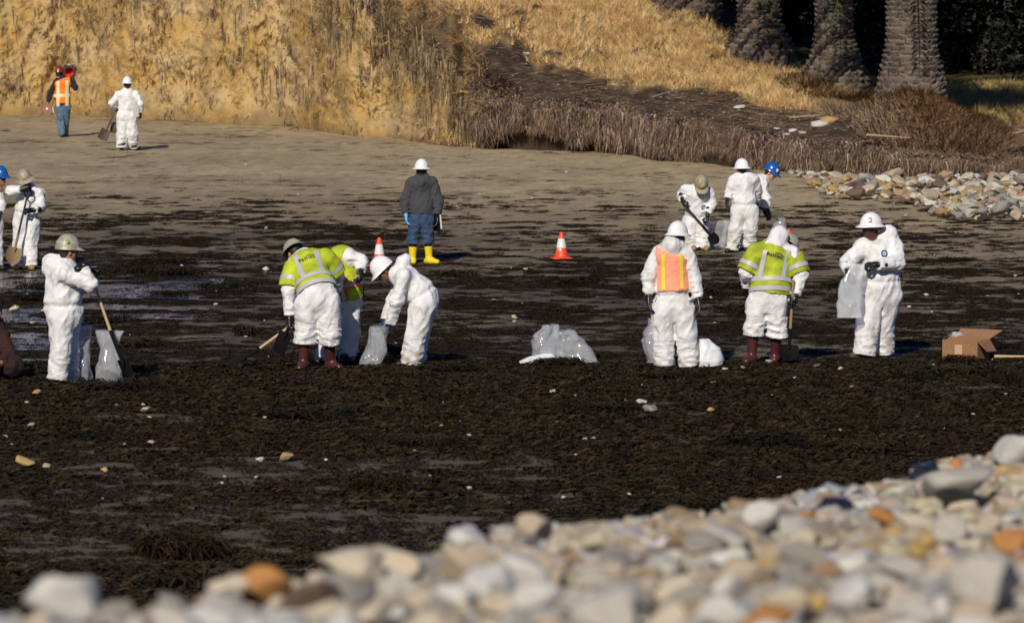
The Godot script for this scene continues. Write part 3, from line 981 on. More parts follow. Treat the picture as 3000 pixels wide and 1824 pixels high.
func build_foreground() -> void:
	var P := PackedVector3Array()
	var nx := 90
	var rows := 0
	for j in 130:
		var d := -6.0 + j * 0.26
		for i in nx:
			var x := -4.5 + i * 0.1
			P.append(Vector3(x, berm(x, d) - 0.03, -d))
		rows += 1
	var mb := MB.new()
	mb.grid(P, nx, rows)
	tag(inst("shingle_bank", mb.mesh(), M.grit), "steep bank of grey grit under the foreground stones", "bank", "", "structure")
	var r := RandomNumberGenerator.new()
	r.seed = 404
	var cells := {}
	var found := []
	# stones that stand out: source pixel x, y, radius px, colour, shape, what sets it apart
	for s in [[790, 1690, 62, 6, 0, "bright orange rounded stone on the crest of the foreground bank, left of centre"], [205, 1765, 105, 0, 3, "long white slab of stone at the bottom left of the foreground bank"], [660, 1755, 100, 0, 1, "big chalky white stone right of the tan one at the bottom left"], [470, 1745, 58, 5, 4, "tan stone wedged between two white slabs at the bottom left"], [20, 1805, 75, 9, 2, "bluish grey stone cut off by the bottom left corner"], [2105, 1545, 92, 4, 3, "big beige block standing up on the crest below the red boots"], [2970, 1375, 70, 0, 4, "tall white stone at the right edge, highest of the foreground bank"], [2225, 1795, 85, 6, 2, "orange flat stone at the bottom edge right of centre"], [1405, 1695, 70, 7, 4, "yellow ochre stone on the left shoulder of the foreground bank"], [2800, 1450, 95, 1, 0, "large round pale stone near the right end of the crest"], [1150, 1640, 85, 3, 4, "cream stone at the left end of the raised foreground crest"], [1170, 1760, 36, 0, 3, "small upright white stone below the cream one left of centre"], [1000, 1700, 90, 2, 2, "flat olive grey stone beside the bright orange one"], [1620, 1570, 48, 3, 1, "pointed cream stone sticking up from the middle of the crest"], [2700, 1580, 45, 7, 1, "yellow stone in the right part of the foreground bank"], [2880, 1730, 120, 1, 3, "broad whitish stone in the bottom right corner area"], [2975, 1560, 60, 6, 3, "orange stone at the right edge of the foreground bank"], [1780, 1780, 110, 1, 1, "large pale grey angular stone at the bottom edge, right of centre"], [2590, 1490, 40, 6, 0, "small rusty orange stone below the oily patch on the crest"], [2500, 1700, 85, 0, 3, "white blocky stone in the lower right of the bank"]]:
		var v: float = (s[1] + 170.0) / F_PX
		var ratio := tan(0.08637 + atan((s[1] - 912.0) / F_PX))
		var d: float = 0.5 / (ratio - 0.1)
		var x: float = (s[0] - 1500.0) / F_PX * d * (1.0 + ratio * 0.086) / 1.0
		var rad: float = s[2] / F_PX * d
		found.append([x, d, rad, s[3], s[4], s[5], rad * 0.25])
	for i in 42000:
		var d := r.randf_range(7.9, 27.5)
		var x := r.randf_range(-1.35, 3.4)
		if absf(x) > 0.14 * d + 0.15: continue
		var over := d - berm_edge(x)
		if over > 1.6 and r.randf() < smoothstep(1.6, 5.0, over): continue
		var rad := 0.02 + 0.045 * pow(r.randf(), 1.7)
		if i < 900: rad = r.randf_range(0.055, 0.09)
		var ok := true
		var cx := int(floor(x / 0.2))
		var cd := int(floor(d / 0.2))
		for a in range(-1, 2):
			for b in range(-1, 2):
				for s in cells.get(Vector2i(cx + a, cd + b), []):
					if Vector2(x - s[0], d - s[1]).length() < (rad + s[2]) * 0.72:
						ok = false; break
				if not ok: break
			if not ok: break
		if not ok: continue
		for s in found.slice(0, 20):
			if Vector2(x - s[0], (d - s[1]) * 0.8).length() < (rad + s[2]) * 0.8: ok = false
		if not ok: continue
		var e := [x, d, rad, pick_stone(r), r.randi() % 6, "", 0.0]
		found.append(e)
		var key := Vector2i(cx, cd)
		if not cells.has(key): cells[key] = []
		cells[key].append(e)
	# the largest in the picture are things of their own, the small fill is one mass
	var order := found.slice(20)
	order.sort_custom(func(a, b): return a[2] / a[1] > b[2] / b[1])
	var singles := found.slice(0, 20) + order.slice(0, 230)
	var used := {}
	var last := 0
	for s in singles:
		var size := Vector3(s[2] * r.randf_range(0.95, 1.4), s[2] * r.randf_range(0.7, 1.25), s[2]) * (1.0 if s[5] == "" else 1.3)
		var at := Vector3(s[0], berm(s[0], s[1]) + s[2] * (r.randf_range(0.1, 0.75) if s[5] == "" else 0.7), -s[1])
		var q: float = 1500.0 + s[0] / s[1] * F_PX
		var v: float = (CAM_H - at.y) / s[1] * F_PX - 170.0
		var label: String = s[5]
		if label == "":
			var col: String = place_words(q, 0.0, [[400.0, 1.0, "leaning man"], [800.0, 1.0, "long shovel"], [1040.0, 1.0, "bending lime shirt"], [1400.0, 1.0, "bending white man"], [1800.0, 1.0, "grounded bags"], [2120.0, 1.0, "orange mesh vest"], [2400.0, 1.0, "second lime shirt"], [2700.0, 1.0, "big man"], [9999.0, 1.0, "cardboard box"]])
			var row: String = "crest" if v < 1500.0 else "back" if v < 1590.0 else "middle" if v < 1680.0 else "front" if v < 1750.0 else "bottom"
			label = "%s %s cobble, %s of the foreground bank, under the %s" % [SHAPES[s[4]], STONE[s[3]][0], row, col]
			if used.has(label): label = ("big " if s[2] / s[1] > 0.0068 else "small ") + label
			if used.has(label): label = label.replace("cobble,", "cobble by a %s one," % STONE[last][0])
			if label.split(" ").size() > 16: label = label.replace(" of the foreground bank", "").replace(" one,", ",")
			used[label] = true
		last = s[3]
		stone("cobble", at, size, s[4], s[3], Vector3(r.randf_range(-0.6, 0.6), r.randf() * TAU, r.randf_range(-0.6, 0.6)), label, "stone", "cobbles of the foreground bank")
	for variant in 3:
		var xs := []
		var cs := []
		var k := 0
		for s in order.slice(230):
			k += 1
			if k % 3 != variant: continue
			xs.append(Transform3D(Basis.from_euler(Vector3(r.randf_range(-0.4, 0.4), r.randf() * TAU, r.randf_range(-0.4, 0.4))).scaled_local(Vector3(s[2] * 1.15, s[2] * 0.9, s[2])), Vector3(s[0], berm(s[0], s[1]) + s[2] * 0.2, -s[1])))
			var c: Array = STONE[s[3]]
			cs.append(tint(Color(c[1], c[2], c[3]), 0.12))
		tag(multi("shingle", rocks[variant * 2], M.stone_vc, xs, cs), ["small rounded shingle filling the gaps of the foreground bank", "mixed pale pebbles behind the large foreground stones", "small lumpy pebbles along the crest of the foreground bank"][variant], "shingle", "", "stuff")

func build_far_rocks() -> void:
	var r := RandomNumberGenerator.new()
	r.seed = 505
	var found := []
	for i in 6200:
		var q := r.randf_range(1890.0, 2680.0)
		var x := (q - 1232.0) / 10267.0 * 90.0
		var df := foot_d(x)
		var d := df - r.randf_range(-0.3, 20.0)
		x = (q - 1232.0) / 10267.0 * d
		# two tongues of stones: one along the foot of the bank, one reaching down the beach at the right
		var near := tab(PackedFloat32Array([1880, 0.3, 1930, 2.0, 1990, 6.3, 2080, 7.4, 2160, 7.8, 2215, 8.4, 2250, 10.8, 2300, 11.8, 2464, 12.4]), q)
		if df - d > near: continue
		if q > 2060.0 and q < 2230.0 and df - d > 6.0 and r.randf() < 0.5: continue
		var rad := 0.075 + 0.17 * pow(r.randf(), 2.2)
		var ok := true
		for s in found:
			if Vector2(x - s[0], d - s[1]).length() < (rad + s[2]) * 0.72: ok = false; break
		if ok: found.append([x, d, rad, pick_stone(r) if r.randf() < 0.72 else [5, 8, 7, 2][r.randi() % 4], r.randi() % 6, ""])
	found.sort_custom(func(a, b): return a[2] / a[1] > b[2] / b[1])
	var used := {}
	var last := 0
	var n := 0
	var xs := []
	var cs := []
	for s in found:
		var pile := 0.22 * smoothstep(0.0, 2.5, s[1] - (foot_d(s[0]) - 16.0)) * (0.5 + nz1.get_noise_2d(s[0] * 2.0, s[1] * 2.0)) * smoothstep(6.0, 8.0, s[0])
		var at := Vector3(s[0], ground(s[0], s[1]) + pile + s[2] * 0.25, -s[1])
		var size := Vector3(s[2] * 1.25, s[2] * 0.95, s[2])
		var q: float = 1232.0 + s[0] / s[1] * 10267.0
		if n < 190:
			var where: String = "under the root fringe" if q < 2020.0 else "below the rightmost palm" if q < 2200.0 else "right of the rightmost palm"
			if foot_d(s[0]) - s[1] > 8.0: where = "in the lower rocks at the right" if q > 2200.0 else "on the sand before the pile"
			var label := "%s %s rock %s" % [SHAPES[s[4]], STONE[s[3]][0], where]
			if used.has(label): label = ("large " if s[2] > 0.15 else "small ") + label
			if used.has(label): label += ", beside a %s one" % STONE[last][0]
			if label.split(" ").size() > 16: label = label.replace(", beside a ", ", by ").replace(" one", "")
			used[label] = true
			last = s[3]
			stone("beach_rock", at, size, s[4], s[3], Vector3(r.randf_range(-0.4, 0.4), r.randf() * TAU, r.randf_range(-0.4, 0.4)), label, "rock", "rocks piled at the foot of the bank")
		else:
			xs.append(Transform3D(Basis.from_euler(Vector3(r.randf_range(-0.4, 0.4), r.randf() * TAU, 0.2)).scaled_local(size), at))
			var c: Array = STONE[s[3]]
			cs.append(tint(Color(c[1], c[2], c[3]), 0.12))
		n += 1
	tag(multi("small_rocks", rocks[1], M.stone_vc, xs, cs), "small stones between the larger rocks at the foot of the bank", "rocks", "", "stuff")

func build_scattered() -> void:
	var r := RandomNumberGenerator.new()
	r.seed = 606
	var list := [[780, 794, 13, 0, 2, "flat white stone on the dark sand left of the lime vest"], [465, 943, 10, 5, 0, "tan stone on the sand between the leaning man and the long shovel"], [1507, 937, 15, 3, 4, "cream stone lying alone on the sand above the plastic bags"], [635, 900, 9, 4, 0, "beige pebble left of the long shovel handle"], [75, 1375, 34, 7, 0, "large ochre stone at the left edge of the near seaweed"], [140, 1380, 19, 4, 4, "beige stone just right of the large ochre one"], [427, 1212, 18, 3, 0, "cream stone on the seaweed below the leaning man"], [310, 1388, 15, 7, 2, "flat yellow stone in the near left seaweed"], [765, 1358, 15, 0, 0, "small bright white stone right of centre of the near left seaweed"], [842, 1353, 28, 5, 2, "flat tan stone next to the small bright white one"], [445, 1304, 16, 3, 4, "pale egg shaped stone in the near seaweed"], [95, 1260, 14, 4, 0, "rounded beige stone on the seaweed below the crouching person"], [1880, 1187, 18, 0, 1, "white angular stone with a dark side in the seaweed"], [1905, 1210, 26, 2, 0, "grey rounded stone beside the white angular one"], [2080, 1212, 15, 7, 2, "yellow flat stone in the seaweed below the orange vest"], [110, 1164, 17, 7, 0, "ochre stone at the feet of the leaning man"], [1620, 1158, 15, 4, 1, "beige stone on the seaweed in the middle"], [2088, 1132, 13, 6, 2, "rusty orange chip of stone below the white bag"], [2123, 1088, 12, 0, 1, "chalk white stone by the white bag"], [2175, 1085, 9, 4, 0, "beige stone right of the white bag"], [2250, 1072, 13, 1, 0, "grey stone between the red boots"], [700, 1068, 10, 0, 0, "white pebble left of the first red boots"], [1105, 1068, 10, 1, 1, "grey stone near the bag held by the bending man"], [930, 1010, 11, 0, 1, "pale stone behind the long shovel"], [2060, 860, 9, 3, 2, "cream chip on the sand right of the orange vest"], [2710, 870, 10, 3, 0, "cream stone on the sand right of the big man"], [2660, 905, 7, 0, 0, "tiny white stone right of the big man"], [48, 915, 20, 3, 2, "flat tan stone in the pools at the left edge"], [130, 918, 7, 0, 0, "white pebble in the pools at left"], [2730, 1073, 8, 0, 0, "white pebble on the seaweed below the cardboard box"], [2390, 1080, 13, 8, 0, "brown stone by the big man's back foot"], [2460, 1088, 11, 1, 2, "grey stone at the big man's front foot"], [535, 785, 6, 0, 0, "tiny white pebble at the edge of the pools"], [1540, 797, 8, 3, 0, "cream pebble below the right cone"], [100, 955, 10, 4, 0, "beige pebble in the dark pool"], [2020, 1055, 8, 3, 1, "cream pebble right of the orange vest's shoes"]]
	for i in 110:
		var v := r.randf_range(800.0, 1480.0) if i < 80 else r.randf_range(480.0, 800.0)
		list.append([r.randf_range(10.0, 2990.0), v, r.randf_range(3.0, 7.5) * (1.0 + 0.6 * smoothstep(1000.0, 1400.0, v)), pick_stone(r), r.randi() % 6, ""])
	var used := {}
	for s in list:
		var ratio := tan(0.08637 + atan((s[1] - 912.0) / F_PX))
		var d: float = CAM_H / ratio
		for k in 3: d = (CAM_H - g0(d)) / ratio
		var x: float = (s[0] - 1500.0) / F_PX * d * (1.0 + ratio * 0.086)
		if s[5] == "" and d < 33.0: continue
		var rad: float = s[2] / F_PX * d
		var at := Vector3(x, ground(x, d) + rad * 0.35 + 0.025, -d)
		var label: String = s[5]
		if label == "":
			var w: String = "near" if d < 50.0 else "middle" if d < 66.0 else "far"
			label = "%s %s pebble on the %s sand, %s part" % [SHAPES[s[4]], STONE[s[3]][0], w, "left" if s[0] < 750.0 else "left centre" if s[0] < 1500.0 else "right centre" if s[0] < 2250.0 else "right"]
		if used.has(label): label = label.replace("pebble", "pebble " + ("by the bank" if d > 95.0 else "left of its like" if int(s[0]) % 2 else "right of its like"))
		used[label] = true
		stone("beach_stone", at, Vector3(rad, rad * 0.8, rad * 0.9), s[4], s[3], Vector3(r.randf_range(-0.3, 0.3), r.randf() * TAU, r.randf_range(-0.2, 0.2)), label, "stone", "loose stones on the sand")

# ---------------------------------------------------------------- palms and the dark grove
func leaf_base_mesh(sd: int) -> ArrayMesh:
	var r := RandomNumberGenerator.new()
	r.seed = sd
	var mb := MB.new()
	var P := PackedVector3Array()
	for j in 5:
		var t := j / 4.0
		for i in 7:
			var s := (i - 3) / 3.0
			var w := 0.5 * (0.75 + 0.3 * t)
			var lift: float = [0.0, 0.12, 0.32, 0.5, 0.1][j] * (1.0 - 0.55 * s * s) + r.randf_range(-0.03, 0.03)
			var y: float = [-0.5, -0.2, 0.15, 0.45, 0.5][j] + 0.16 * s * s * t - 0.1 * t
			P.append(Vector3(s * w, y, lift))
	mb.grid(P, 7, 5, false, true)
	return mb.mesh()

func frond_mesh() -> ArrayMesh:
	var mb := MB.new()
	var path := []
	var rad := []
	for k in 9:
		var t := k / 8.0
		path.append(Vector3(0, 0.9 * t - 2.3 * t * t, 3.6 * t)); rad.append(0.045 * (1.0 - 0.85 * t))
	mb.tube(path, rad, 5)
	var r := RandomNumberGenerator.new()
	r.seed = 3
	for k in 60:
		var t := 0.14 + 0.86 * k / 60.0
		var o := Vector3(0, 0.9 * t - 2.3 * t * t, 3.6 * t)
		for s in [-1.0, 1.0]:
			var l := 0.62 * sin(minf(1.0, t * 1.3 + 0.15) * PI * 0.78 + 0.3)
			var tip := o + Vector3(s * l * 0.85, 0.1 - l * 0.35 + r.randf_range(-0.08, 0.08), l * 0.55)
			var m := (o + tip) * 0.5 + Vector3(0, 0.05, 0)
			var w := Vector3(0, 0.0, 0.028)
			var f := mb.vert(o, Vector3.UP); mb.vert(m - w, Vector3.UP); mb.vert(m + w, Vector3.UP); mb.vert(tip, Vector3.UP)
			mb.face(f, f + 1, f + 2); mb.face(f + 1, f + 3, f + 2)
	return mb.mesh()

func palm(x: float, d: float, r_top: float, r_base: float, h: float, crown_h: float, bulge: float, lean: float, label: String, frond: Mesh, lbs: Array, rows_seen: float) -> void:
	var y0 := upland(x, d) - 0.15
	var t := thing("palm_tree", Vector3(x, y0, -d), label, "palm tree", "old palms on the bank")
	var mb := MB.new()
	var P := PackedVector3Array()
	var rad := func(y: float) -> float:
		return lerpf(r_base, r_top, smoothstep(0.0, 1.7, y)) + bulge * exp(-pow((y - 0.45) / 0.45, 2.0))
	for j in 44:
		var y := h * j / 43.0
		for i in 36:
			var a := TAU * i / 36.0
			var q: float = rad.call(y) * (1.0 + 0.05 * nz3.get_noise_3d(cos(a) * 3.0 + x, y * 4.0, sin(a) * 3.0))
			P.append(Vector3(cos(a) * q + lean * y, y, sin(a) * q))
	mb.grid(P, 36, 44, true, false)
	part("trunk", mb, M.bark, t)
	var y := 0.1
	var row := 0
	var n := 0
	var rest := MB.new()
	while y < rows_seen:
		var phase := rng.randf()
		var q: float = rad.call(y)
		var cnt := int(TAU * q / 0.15)
		for i in cnt:
			var a := PI + TAU * (i + 0.5 * (row % 2) + 0.35 * phase + rng.randf_range(-0.25, 0.25)) / cnt
			var out := Vector3(sin(a), 0, cos(a))
			var s := rng.randf_range(0.75, 1.3)
			var ragged := 0.25 + 0.75 * smoothstep(1.3, 0.3, y)
			var bas := Basis(Vector3.UP, a + rng.randf_range(-0.3, 0.3) * ragged) * Basis(Vector3.BACK, rng.randf_range(-0.5, 0.5) * ragged) * Basis.from_scale(Vector3(0.22 * s, 0.15 * s * (1.0 + 0.4 * ragged), 0.17 * rng.randf_range(0.5, 1.3)))
			var at := out * (q - 0.012) + Vector3(lean * y, y + rng.randf_range(-0.02, 0.02) - 0.04 * ragged * rng.randf(), 0)
			if out.z > -0.15 and n < 300:
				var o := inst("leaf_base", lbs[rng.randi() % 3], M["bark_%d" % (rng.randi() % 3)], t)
				o.transform = Transform3D(bas, at)
				n += 1
			else:
				var tmp := MB.new()
				var arr: Array = lbs[0].surface_get_arrays(0)
				tmp.v = arr[Mesh.ARRAY_VERTEX]; tmp.n = arr[Mesh.ARRAY_NORMAL]; tmp.c = arr[Mesh.ARRAY_COLOR]; tmp.ix = arr[Mesh.ARRAY_INDEX]
				rest.put(tmp, Transform3D(bas, at))
		y += 0.128 + 0.03 * smoothstep(1.0, 0.0, y)
		row += 1
	if rest.v.size(): part("leaf_bases_behind", rest, M.bark_0, t).set_meta("kind", "stuff")
	var xs := []
	for i in 74:
		var a := i * 2.39996
		var el := lerpf(1.15, -0.5, pow(i / 74.0, 0.8))
		xs.append(Transform3D(Basis(Vector3.UP, a) * Basis(Vector3.RIGHT, -el) * Basis.from_scale(Vector3.ONE * rng.randf_range(0.95, 1.25)), Vector3(lean * h, crown_h, 0)))
	tag(multi("crown", frond, M.frond, xs, [], t), "", "", "", "stuff")

func leaf_cloud(n: int, s: float, sd: int) -> ArrayMesh:
	var r := RandomNumberGenerator.new()
	r.seed = sd
	var mb := MB.new()
	for i in n:
		var p := Vector3(r.randf_range(-1, 1), r.randf_range(-1, 1), r.randf_range(-1, 1))
		if p.length() > 1.0: p = p.normalized() * r.randf()
		var u := Vector3(r.randf_range(-1, 1), r.randf_range(-1, 0.4), r.randf_range(-1, 1)).normalized()
		var w := u.cross(Vector3(r.randf_range(-1, 1), r.randf_range(-1, 1), r.randf_range(-1, 1))).normalized() * s * 0.35
		var nn := u.cross(w).normalized()
		if nn.y < 0.0: nn = -nn
		var f := mb.vert(p - u * s, nn); mb.vert(p + w, nn); mb.vert(p + u * s, nn); mb.vert(p - w, nn)
		mb.face(f, f + 1, f + 2); mb.face(f, f + 2, f + 3)
	return mb.mesh()

func shade_tree(x: float, d: float, rx: float, h0: float, h1: float, front: float, label: String, cloud: Mesh) -> void:
	var y0 := upland(x, d)
	var t := thing("shade_tree", Vector3(x, y0, -d), label, "tree", "dark trees behind the palms")
	var mb := MB.new()
	var path := []
	var rad := []
	for k in 8:
		var u := k / 7.0
		path.append(Vector3(0.25 * sin(u * 4.0 + x), u * (h0 + 1.2), 0.1 * cos(u * 3.0))); rad.append(lerpf(0.34, 0.2, u) + 0.14 * exp(-u * 8.0))
	mb.tube(path, rad, 10)
	for k in 7:
		var a := TAU * k / 7.0 + x
		var e := Vector3(cos(a) * rx * 0.7, h0 + 1.6 + rng.randf(), sin(a) * front * 0.6)
		mb.tube([Vector3(0, h0, 0), e * 0.5 + Vector3(0, h0 * 0.5 + 0.3, 0), e], [0.16, 0.1, 0.04], 6)
	part("trunk", mb, M.bark_1, t)
	var xs := []
	for i in 230:
		var p := Vector3(rng.randf_range(-1, 1), rng.randf(), rng.randf_range(-1, 1))
		if Vector2(p.x, p.z).length() > 1.0: continue
		var s := rng.randf_range(0.7, 1.2)
		xs.append(Transform3D(Basis(Vector3.UP, rng.randf() * TAU).scaled(Vector3(s, s * 0.8, s)), Vector3(p.x * rx, lerpf(h0, h1, p.y * (1.0 - 0.6 * Vector2(p.x, p.z).length_squared())), p.z * front)))
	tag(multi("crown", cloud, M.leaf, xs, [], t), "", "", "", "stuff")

func build_grove() -> void:
	var lbs := [leaf_base_mesh(1), leaf_base_mesh(2), leaf_base_mesh(3)]
	var frond := frond_mesh()
	palm(4.83, 118.0, 0.82, 0.86, 5.5, 5.4, 0.12, 0.0, "palm whose trunk base just shows at the top of the grassy slope", frond, lbs, 1.2)
	palm(6.5, 112.0, 0.52, 0.62, 5.8, 5.7, 0.26, -0.015, "palm with a short bulbous trunk standing in the dry grass", frond, lbs, 2.0)
	palm(8.05, 106.5, 0.44, 0.78, 5.6, 5.5, 0.06, -0.01, "palm trunk between the bulbous palm and the thickest trunk, on a brown root mound", frond, lbs, 2.7)
	palm(9.45, 101.0, 0.565, 0.84, 5.6, 5.5, 0.0, 0.0, "thickest palm trunk, ringed with leaf scars, on a wide mound of brown roots", frond, lbs, 2.9)
	var cloud := leaf_cloud(150, 0.16, 9)
	shade_tree(13.4, 122.0, 6.2, 3.4, 8.0, 9.5, "dark spreading tree overhanging the shade at the top right", cloud)
	shade_tree(20.0, 116.0, 6.0, 3.6, 8.0, 9.0, "dark tree beyond the right edge shading the lawn", cloud)
	shade_tree(8.2, 130.0, 5.5, 3.0, 8.5, 5.5, "dark tree behind the two middle palms", cloud)
	var xs := []
	for i in 3600:
		var x := rng.randf_range(-7.0, 27.0)
		var back := tab(PackedFloat32Array([-7, 131, 2, 130, 6, 128, 9, 126, 12, 120, 27, 119]), x)
		var d := back + rng.randf_range(0.0, 5.0)
		var s := rng.randf_range(0.45, 0.85)
		xs.append(Transform3D(Basis(Vector3.UP, rng.randf() * TAU).scaled(Vector3(s, s, s)), Vector3(x, upland(x, d) + pow(rng.randf(), 0.8) * 4.6, -d)))
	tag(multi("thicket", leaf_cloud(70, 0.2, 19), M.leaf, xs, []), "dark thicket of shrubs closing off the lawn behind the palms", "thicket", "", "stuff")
	# root fibres on the two mounds
	var ms := []
	var cs := []
	for i in 36000:
		var which := i % 3
		var mx := 9.45 if which < 2 else 8.05
		var md := 102.0 if which < 2 else 106.5
		var a := rng.randf() * TAU
		var rr := lerpf(0.45, 2.05 if which < 2 else 1.3, sqrt(rng.randf()))
		var x := mx + sin(a) * rr * 1.05
		var d := md - cos(a) * rr * ((4.7 if which < 2 else 2.4) if cos(a) > 0.0 else 0.6)
		if d < foot_d(x) + tab(TS, px_of(x)): continue
		ms.append(Transform3D(Basis(Vector3.UP, a + rng.randf_range(-1.5, 1.5)) * Basis(Vector3.RIGHT, 1.25 + rng.randf_range(-0.3, 0.2)) * Basis(Vector3.UP, rng.randf() * TAU), Vector3(x, upland(x, d) - 0.01, -d)))
		cs.append(tint(Color(0.25, 0.14, 0.07).lerp(Color(0.33, 0.235, 0.165), clampf(smoothstep(0.9, 0.55, rr) * 0.5 + smoothstep(0.9, 1.9, rr) * (0.9 - 0.6 * sin(a)), 0.0, 1.0)), 0.3))
	tag(multi("root_mat", blades(14, 0.16, 0.14, 0.0095, 0.7, 91), M.straw, ms, cs), "brown fibrous roots matted over the mounds under the palms", "roots", "", "stuff")

func stick(called: String, pts: Array, r0: float, label: String, category: String, m: Material, group := "", flat := 1.0) -> void:
	var base: Vector3 = pts[0]
	var t := MB.new()
	var path := []
	var rad := []
	for i in pts.size():
		path.append(pts[i] - base); rad.append(r0 * (1.0 - 0.55 * i / maxf(1.0, pts.size() - 1.0)))
	t.tube(path, rad, 7)
	var o := inst(called, t.mesh(), m)
	o.position = base
	tag(o, label, category, group)

func on(x24: float, d: float, up := 0.03) -> Vector3:
	var x := (x24 - 1232.0) / 10267.0 * d
	return Vector3(x, height(x, d) + up, -d)

func build_litter() -> void:
	stick("driftwood", [on(1375, 109.0, 0.05), on(1400, 109.3, 0.07), on(1418, 109.8, 0.22), on(1430, 110.2, 0.35)], 0.03, "bleached forked branch lying on the dark soil of the bank", "driftwood", M.wood_grey)
	stick("driftwood", [on(1900, 99.8), on(1960, 100.0, 0.05), on(2035, 100.4, 0.06)], 0.035, "long pale plank of driftwood left of the thickest palm's mound", "driftwood", M.wood_pale)
	stick("driftwood", [on(1570, 103.6), on(1600, 103.8, 0.06), on(1632, 104.4, 0.1)], 0.022, "dark broken stick on the soil in the middle of the bank", "driftwood", M.wood_grey)
	stick("driftwood", [on(2250, 99.0), on(2300, 99.2, 0.06), on(2355, 99.0, 0.14)], 0.025, "dark dead frond stem right of the thickest palm's mound", "driftwood", M.wood_grey)
	stick("driftwood", [on(2345, 98.6, 0.05), on(2380, 98.8, 0.12), on(2430, 98.4, 0.06), on(2475, 98.6, 0.2)], 0.045, "fallen palm frond base at the right edge of the bank", "driftwood", M.wood_pale)
	stick("driftwood", [on(2085, 94.2, 0.3), on(2150, 94.3, 0.28), on(2190, 94.4, 0.2)], 0.035, "straight pale log on top of the rock pile", "driftwood", M.wood_pale)
	stick("driftwood", [on(1030, 117.0, 0.05), on(1065, 116.6, 0.1), on(1085, 116.4, 0.5)], 0.03, "bleached dead branch in the brush at the top of the bluff", "driftwood", M.wood_grey)
	stick("driftwood", [on(690, 114.5, 0.02), on(715, 114.8, 0.1), on(700, 116.0, 0.3)], 0.03, "small pale stick standing at the foot of the bluff", "driftwood", M.wood_pale)
	var r := RandomNumberGenerator.new()
	r.seed = 77
	var xs := [[1998, 97.6, 0.24, 7, 2, "long yellow stone on the soil left of the thickest palm's mound"], [1975, 97.0, 0.23, 0, 2, "flat white stone below the long yellow one on the bank"], [1780, 101.5, 0.13, 0, 4, "white oblong stone on the dark soil of the bank"], [1265, 109.2, 0.09, 0, 1, "white chip on the dark nose of the bank"], [1478, 106.3, 0.06, 0, 0, "small white stone on the dark soil below the grass"], [1890, 97.2, 0.1, 1, 1, "pale stone in the gravel left of the big mound"], [1910, 97.4, 0.12, 0, 2, "white stone in the gravel left of the big mound"], [1932, 96.9, 0.09, 3, 0, "cream stone in the gravel left of the big mound"], [1870, 98.0, 0.07, 0, 0, "little white pebble in the gravel on the bank"], [2135, 96.8, 0.07, 0, 2, "white chip of stone on the root mat below the thickest palm"]]
	for s in xs:
		var p := on(s[0], s[1], s[2] * 0.3)
		stone("bank_stone", p, Vector3(s[2] * 1.3, s[2] * 0.7, s[2]), s[4], s[3], Vector3(0.1, 0.2, r.randf_range(-0.15, 0.15)), s[5], "stone", "stones lying on the bank")
	for s in [[1180, 1.0], [2240, 0.8], [60, 0.8]]:
		pass
	# straw, chips and shell grit strewn over the bare soil
	var sx := []
	var sc := []
	for i in 5200:
		var x := rng.randf_range(-1.0, 14.5)
		var b := rng.randf_range(0.4, 8.5)
		var d := foot_d(x) + tab(TS, px_of(x)) + b
		if is_straw(x, d) > 0.5 and rng.randf() < 0.8: continue
		var chip := i % 4 == 0
		var sz := Vector3(rng.randf_range(0.012, 0.035), 0.012, 0.014) if chip else Vector3(rng.randf_range(0.08, 0.3), 0.008, 0.009)
		sx.append(Transform3D(Basis(Vector3.UP, rng.randf_range(-0.7, 0.7)) * Basis(Vector3.BACK, rng.randf_range(-0.25, 0.25)) * Basis.from_scale(sz), Vector3(x, upland(x, d) + 0.015, -d)))
		sc.append(tint(Color(0.55, 0.52, 0.46) if chip and rng.randf() < 0.6 else Color(0.3, 0.2, 0.12).lerp(Color(0.16, 0.1, 0.07), rng.randf()), 0.25))
	tag(multi("ground_litter", rocks[1], M.straw, sx, sc), "pale chips and straws strewn over the dark soil of the bank", "litter", "", "stuff")
	# tufts
	var at := on(1105, 117.5)
	tag(inst("dry_shrub", blades(60, 0.75, 0.2, 0.012, 0.75, 5), M.pale_leaf), "pale spiky tuft at the top edge of the bluff", "shrub").position = at
	tag(inst("green_shrub", blades(120, 0.6, 0.5, 0.02, 0.9, 6), M.leaf), "small dark green shrub at the top edge of the bluff", "shrub").position = on(1175, 119.0)
	tag(inst("green_weed", blades(60, 0.14, 0.5, 0.012, 0.9, 7), M.leaf_green), "low green weeds at the foot of the bulbous palm", "shrub").position = on(1905, 109.5)
	tag(inst("green_weed", blades(60, 0.12, 0.5, 0.012, 0.9, 8), M.leaf_green), "patch of green weeds at the lower edge of the dry grass", "shrub").position = on(1490, 109.0)
	tag(inst("kelp_heap", weed_clump(801, 700, 0.36, 0.13, 0.4), M.kelp), "heap of dark kelp on the sand near the bottom left", "seaweed").position = ground_px(530, 1625, 0.0)
	tag(inst("kelp_heap", weed_clump(802, 160, 0.16, 0.1), M.kelp), "small kelp heap left of the long shovel", "seaweed").position = ground_px(715, 985, 0.0)
	tag(inst("kelp_heap", weed_clump(803, 420, 0.3, 0.1, 0.4), M.kelp), "dark clump of kelp in the near seaweed at the middle", "seaweed").position = ground_px(1110, 1430, 0.0)
	tag(inst("kelp_heap", weed_clump(804, 300, 0.22, 0.08, 0.5), M.kelp), "kelp mounded against the bottom of the cardboard box", "seaweed").position = ground_px(2810, 1062, 0.0)
	tag(inst("kelp_heap", weed_clump(805, 420, 0.3, 0.08, 0.4), M.kelp), "kelp lying over the edge of the grounded plastic bags", "seaweed").position = ground_px(1635, 1072, 0.0)

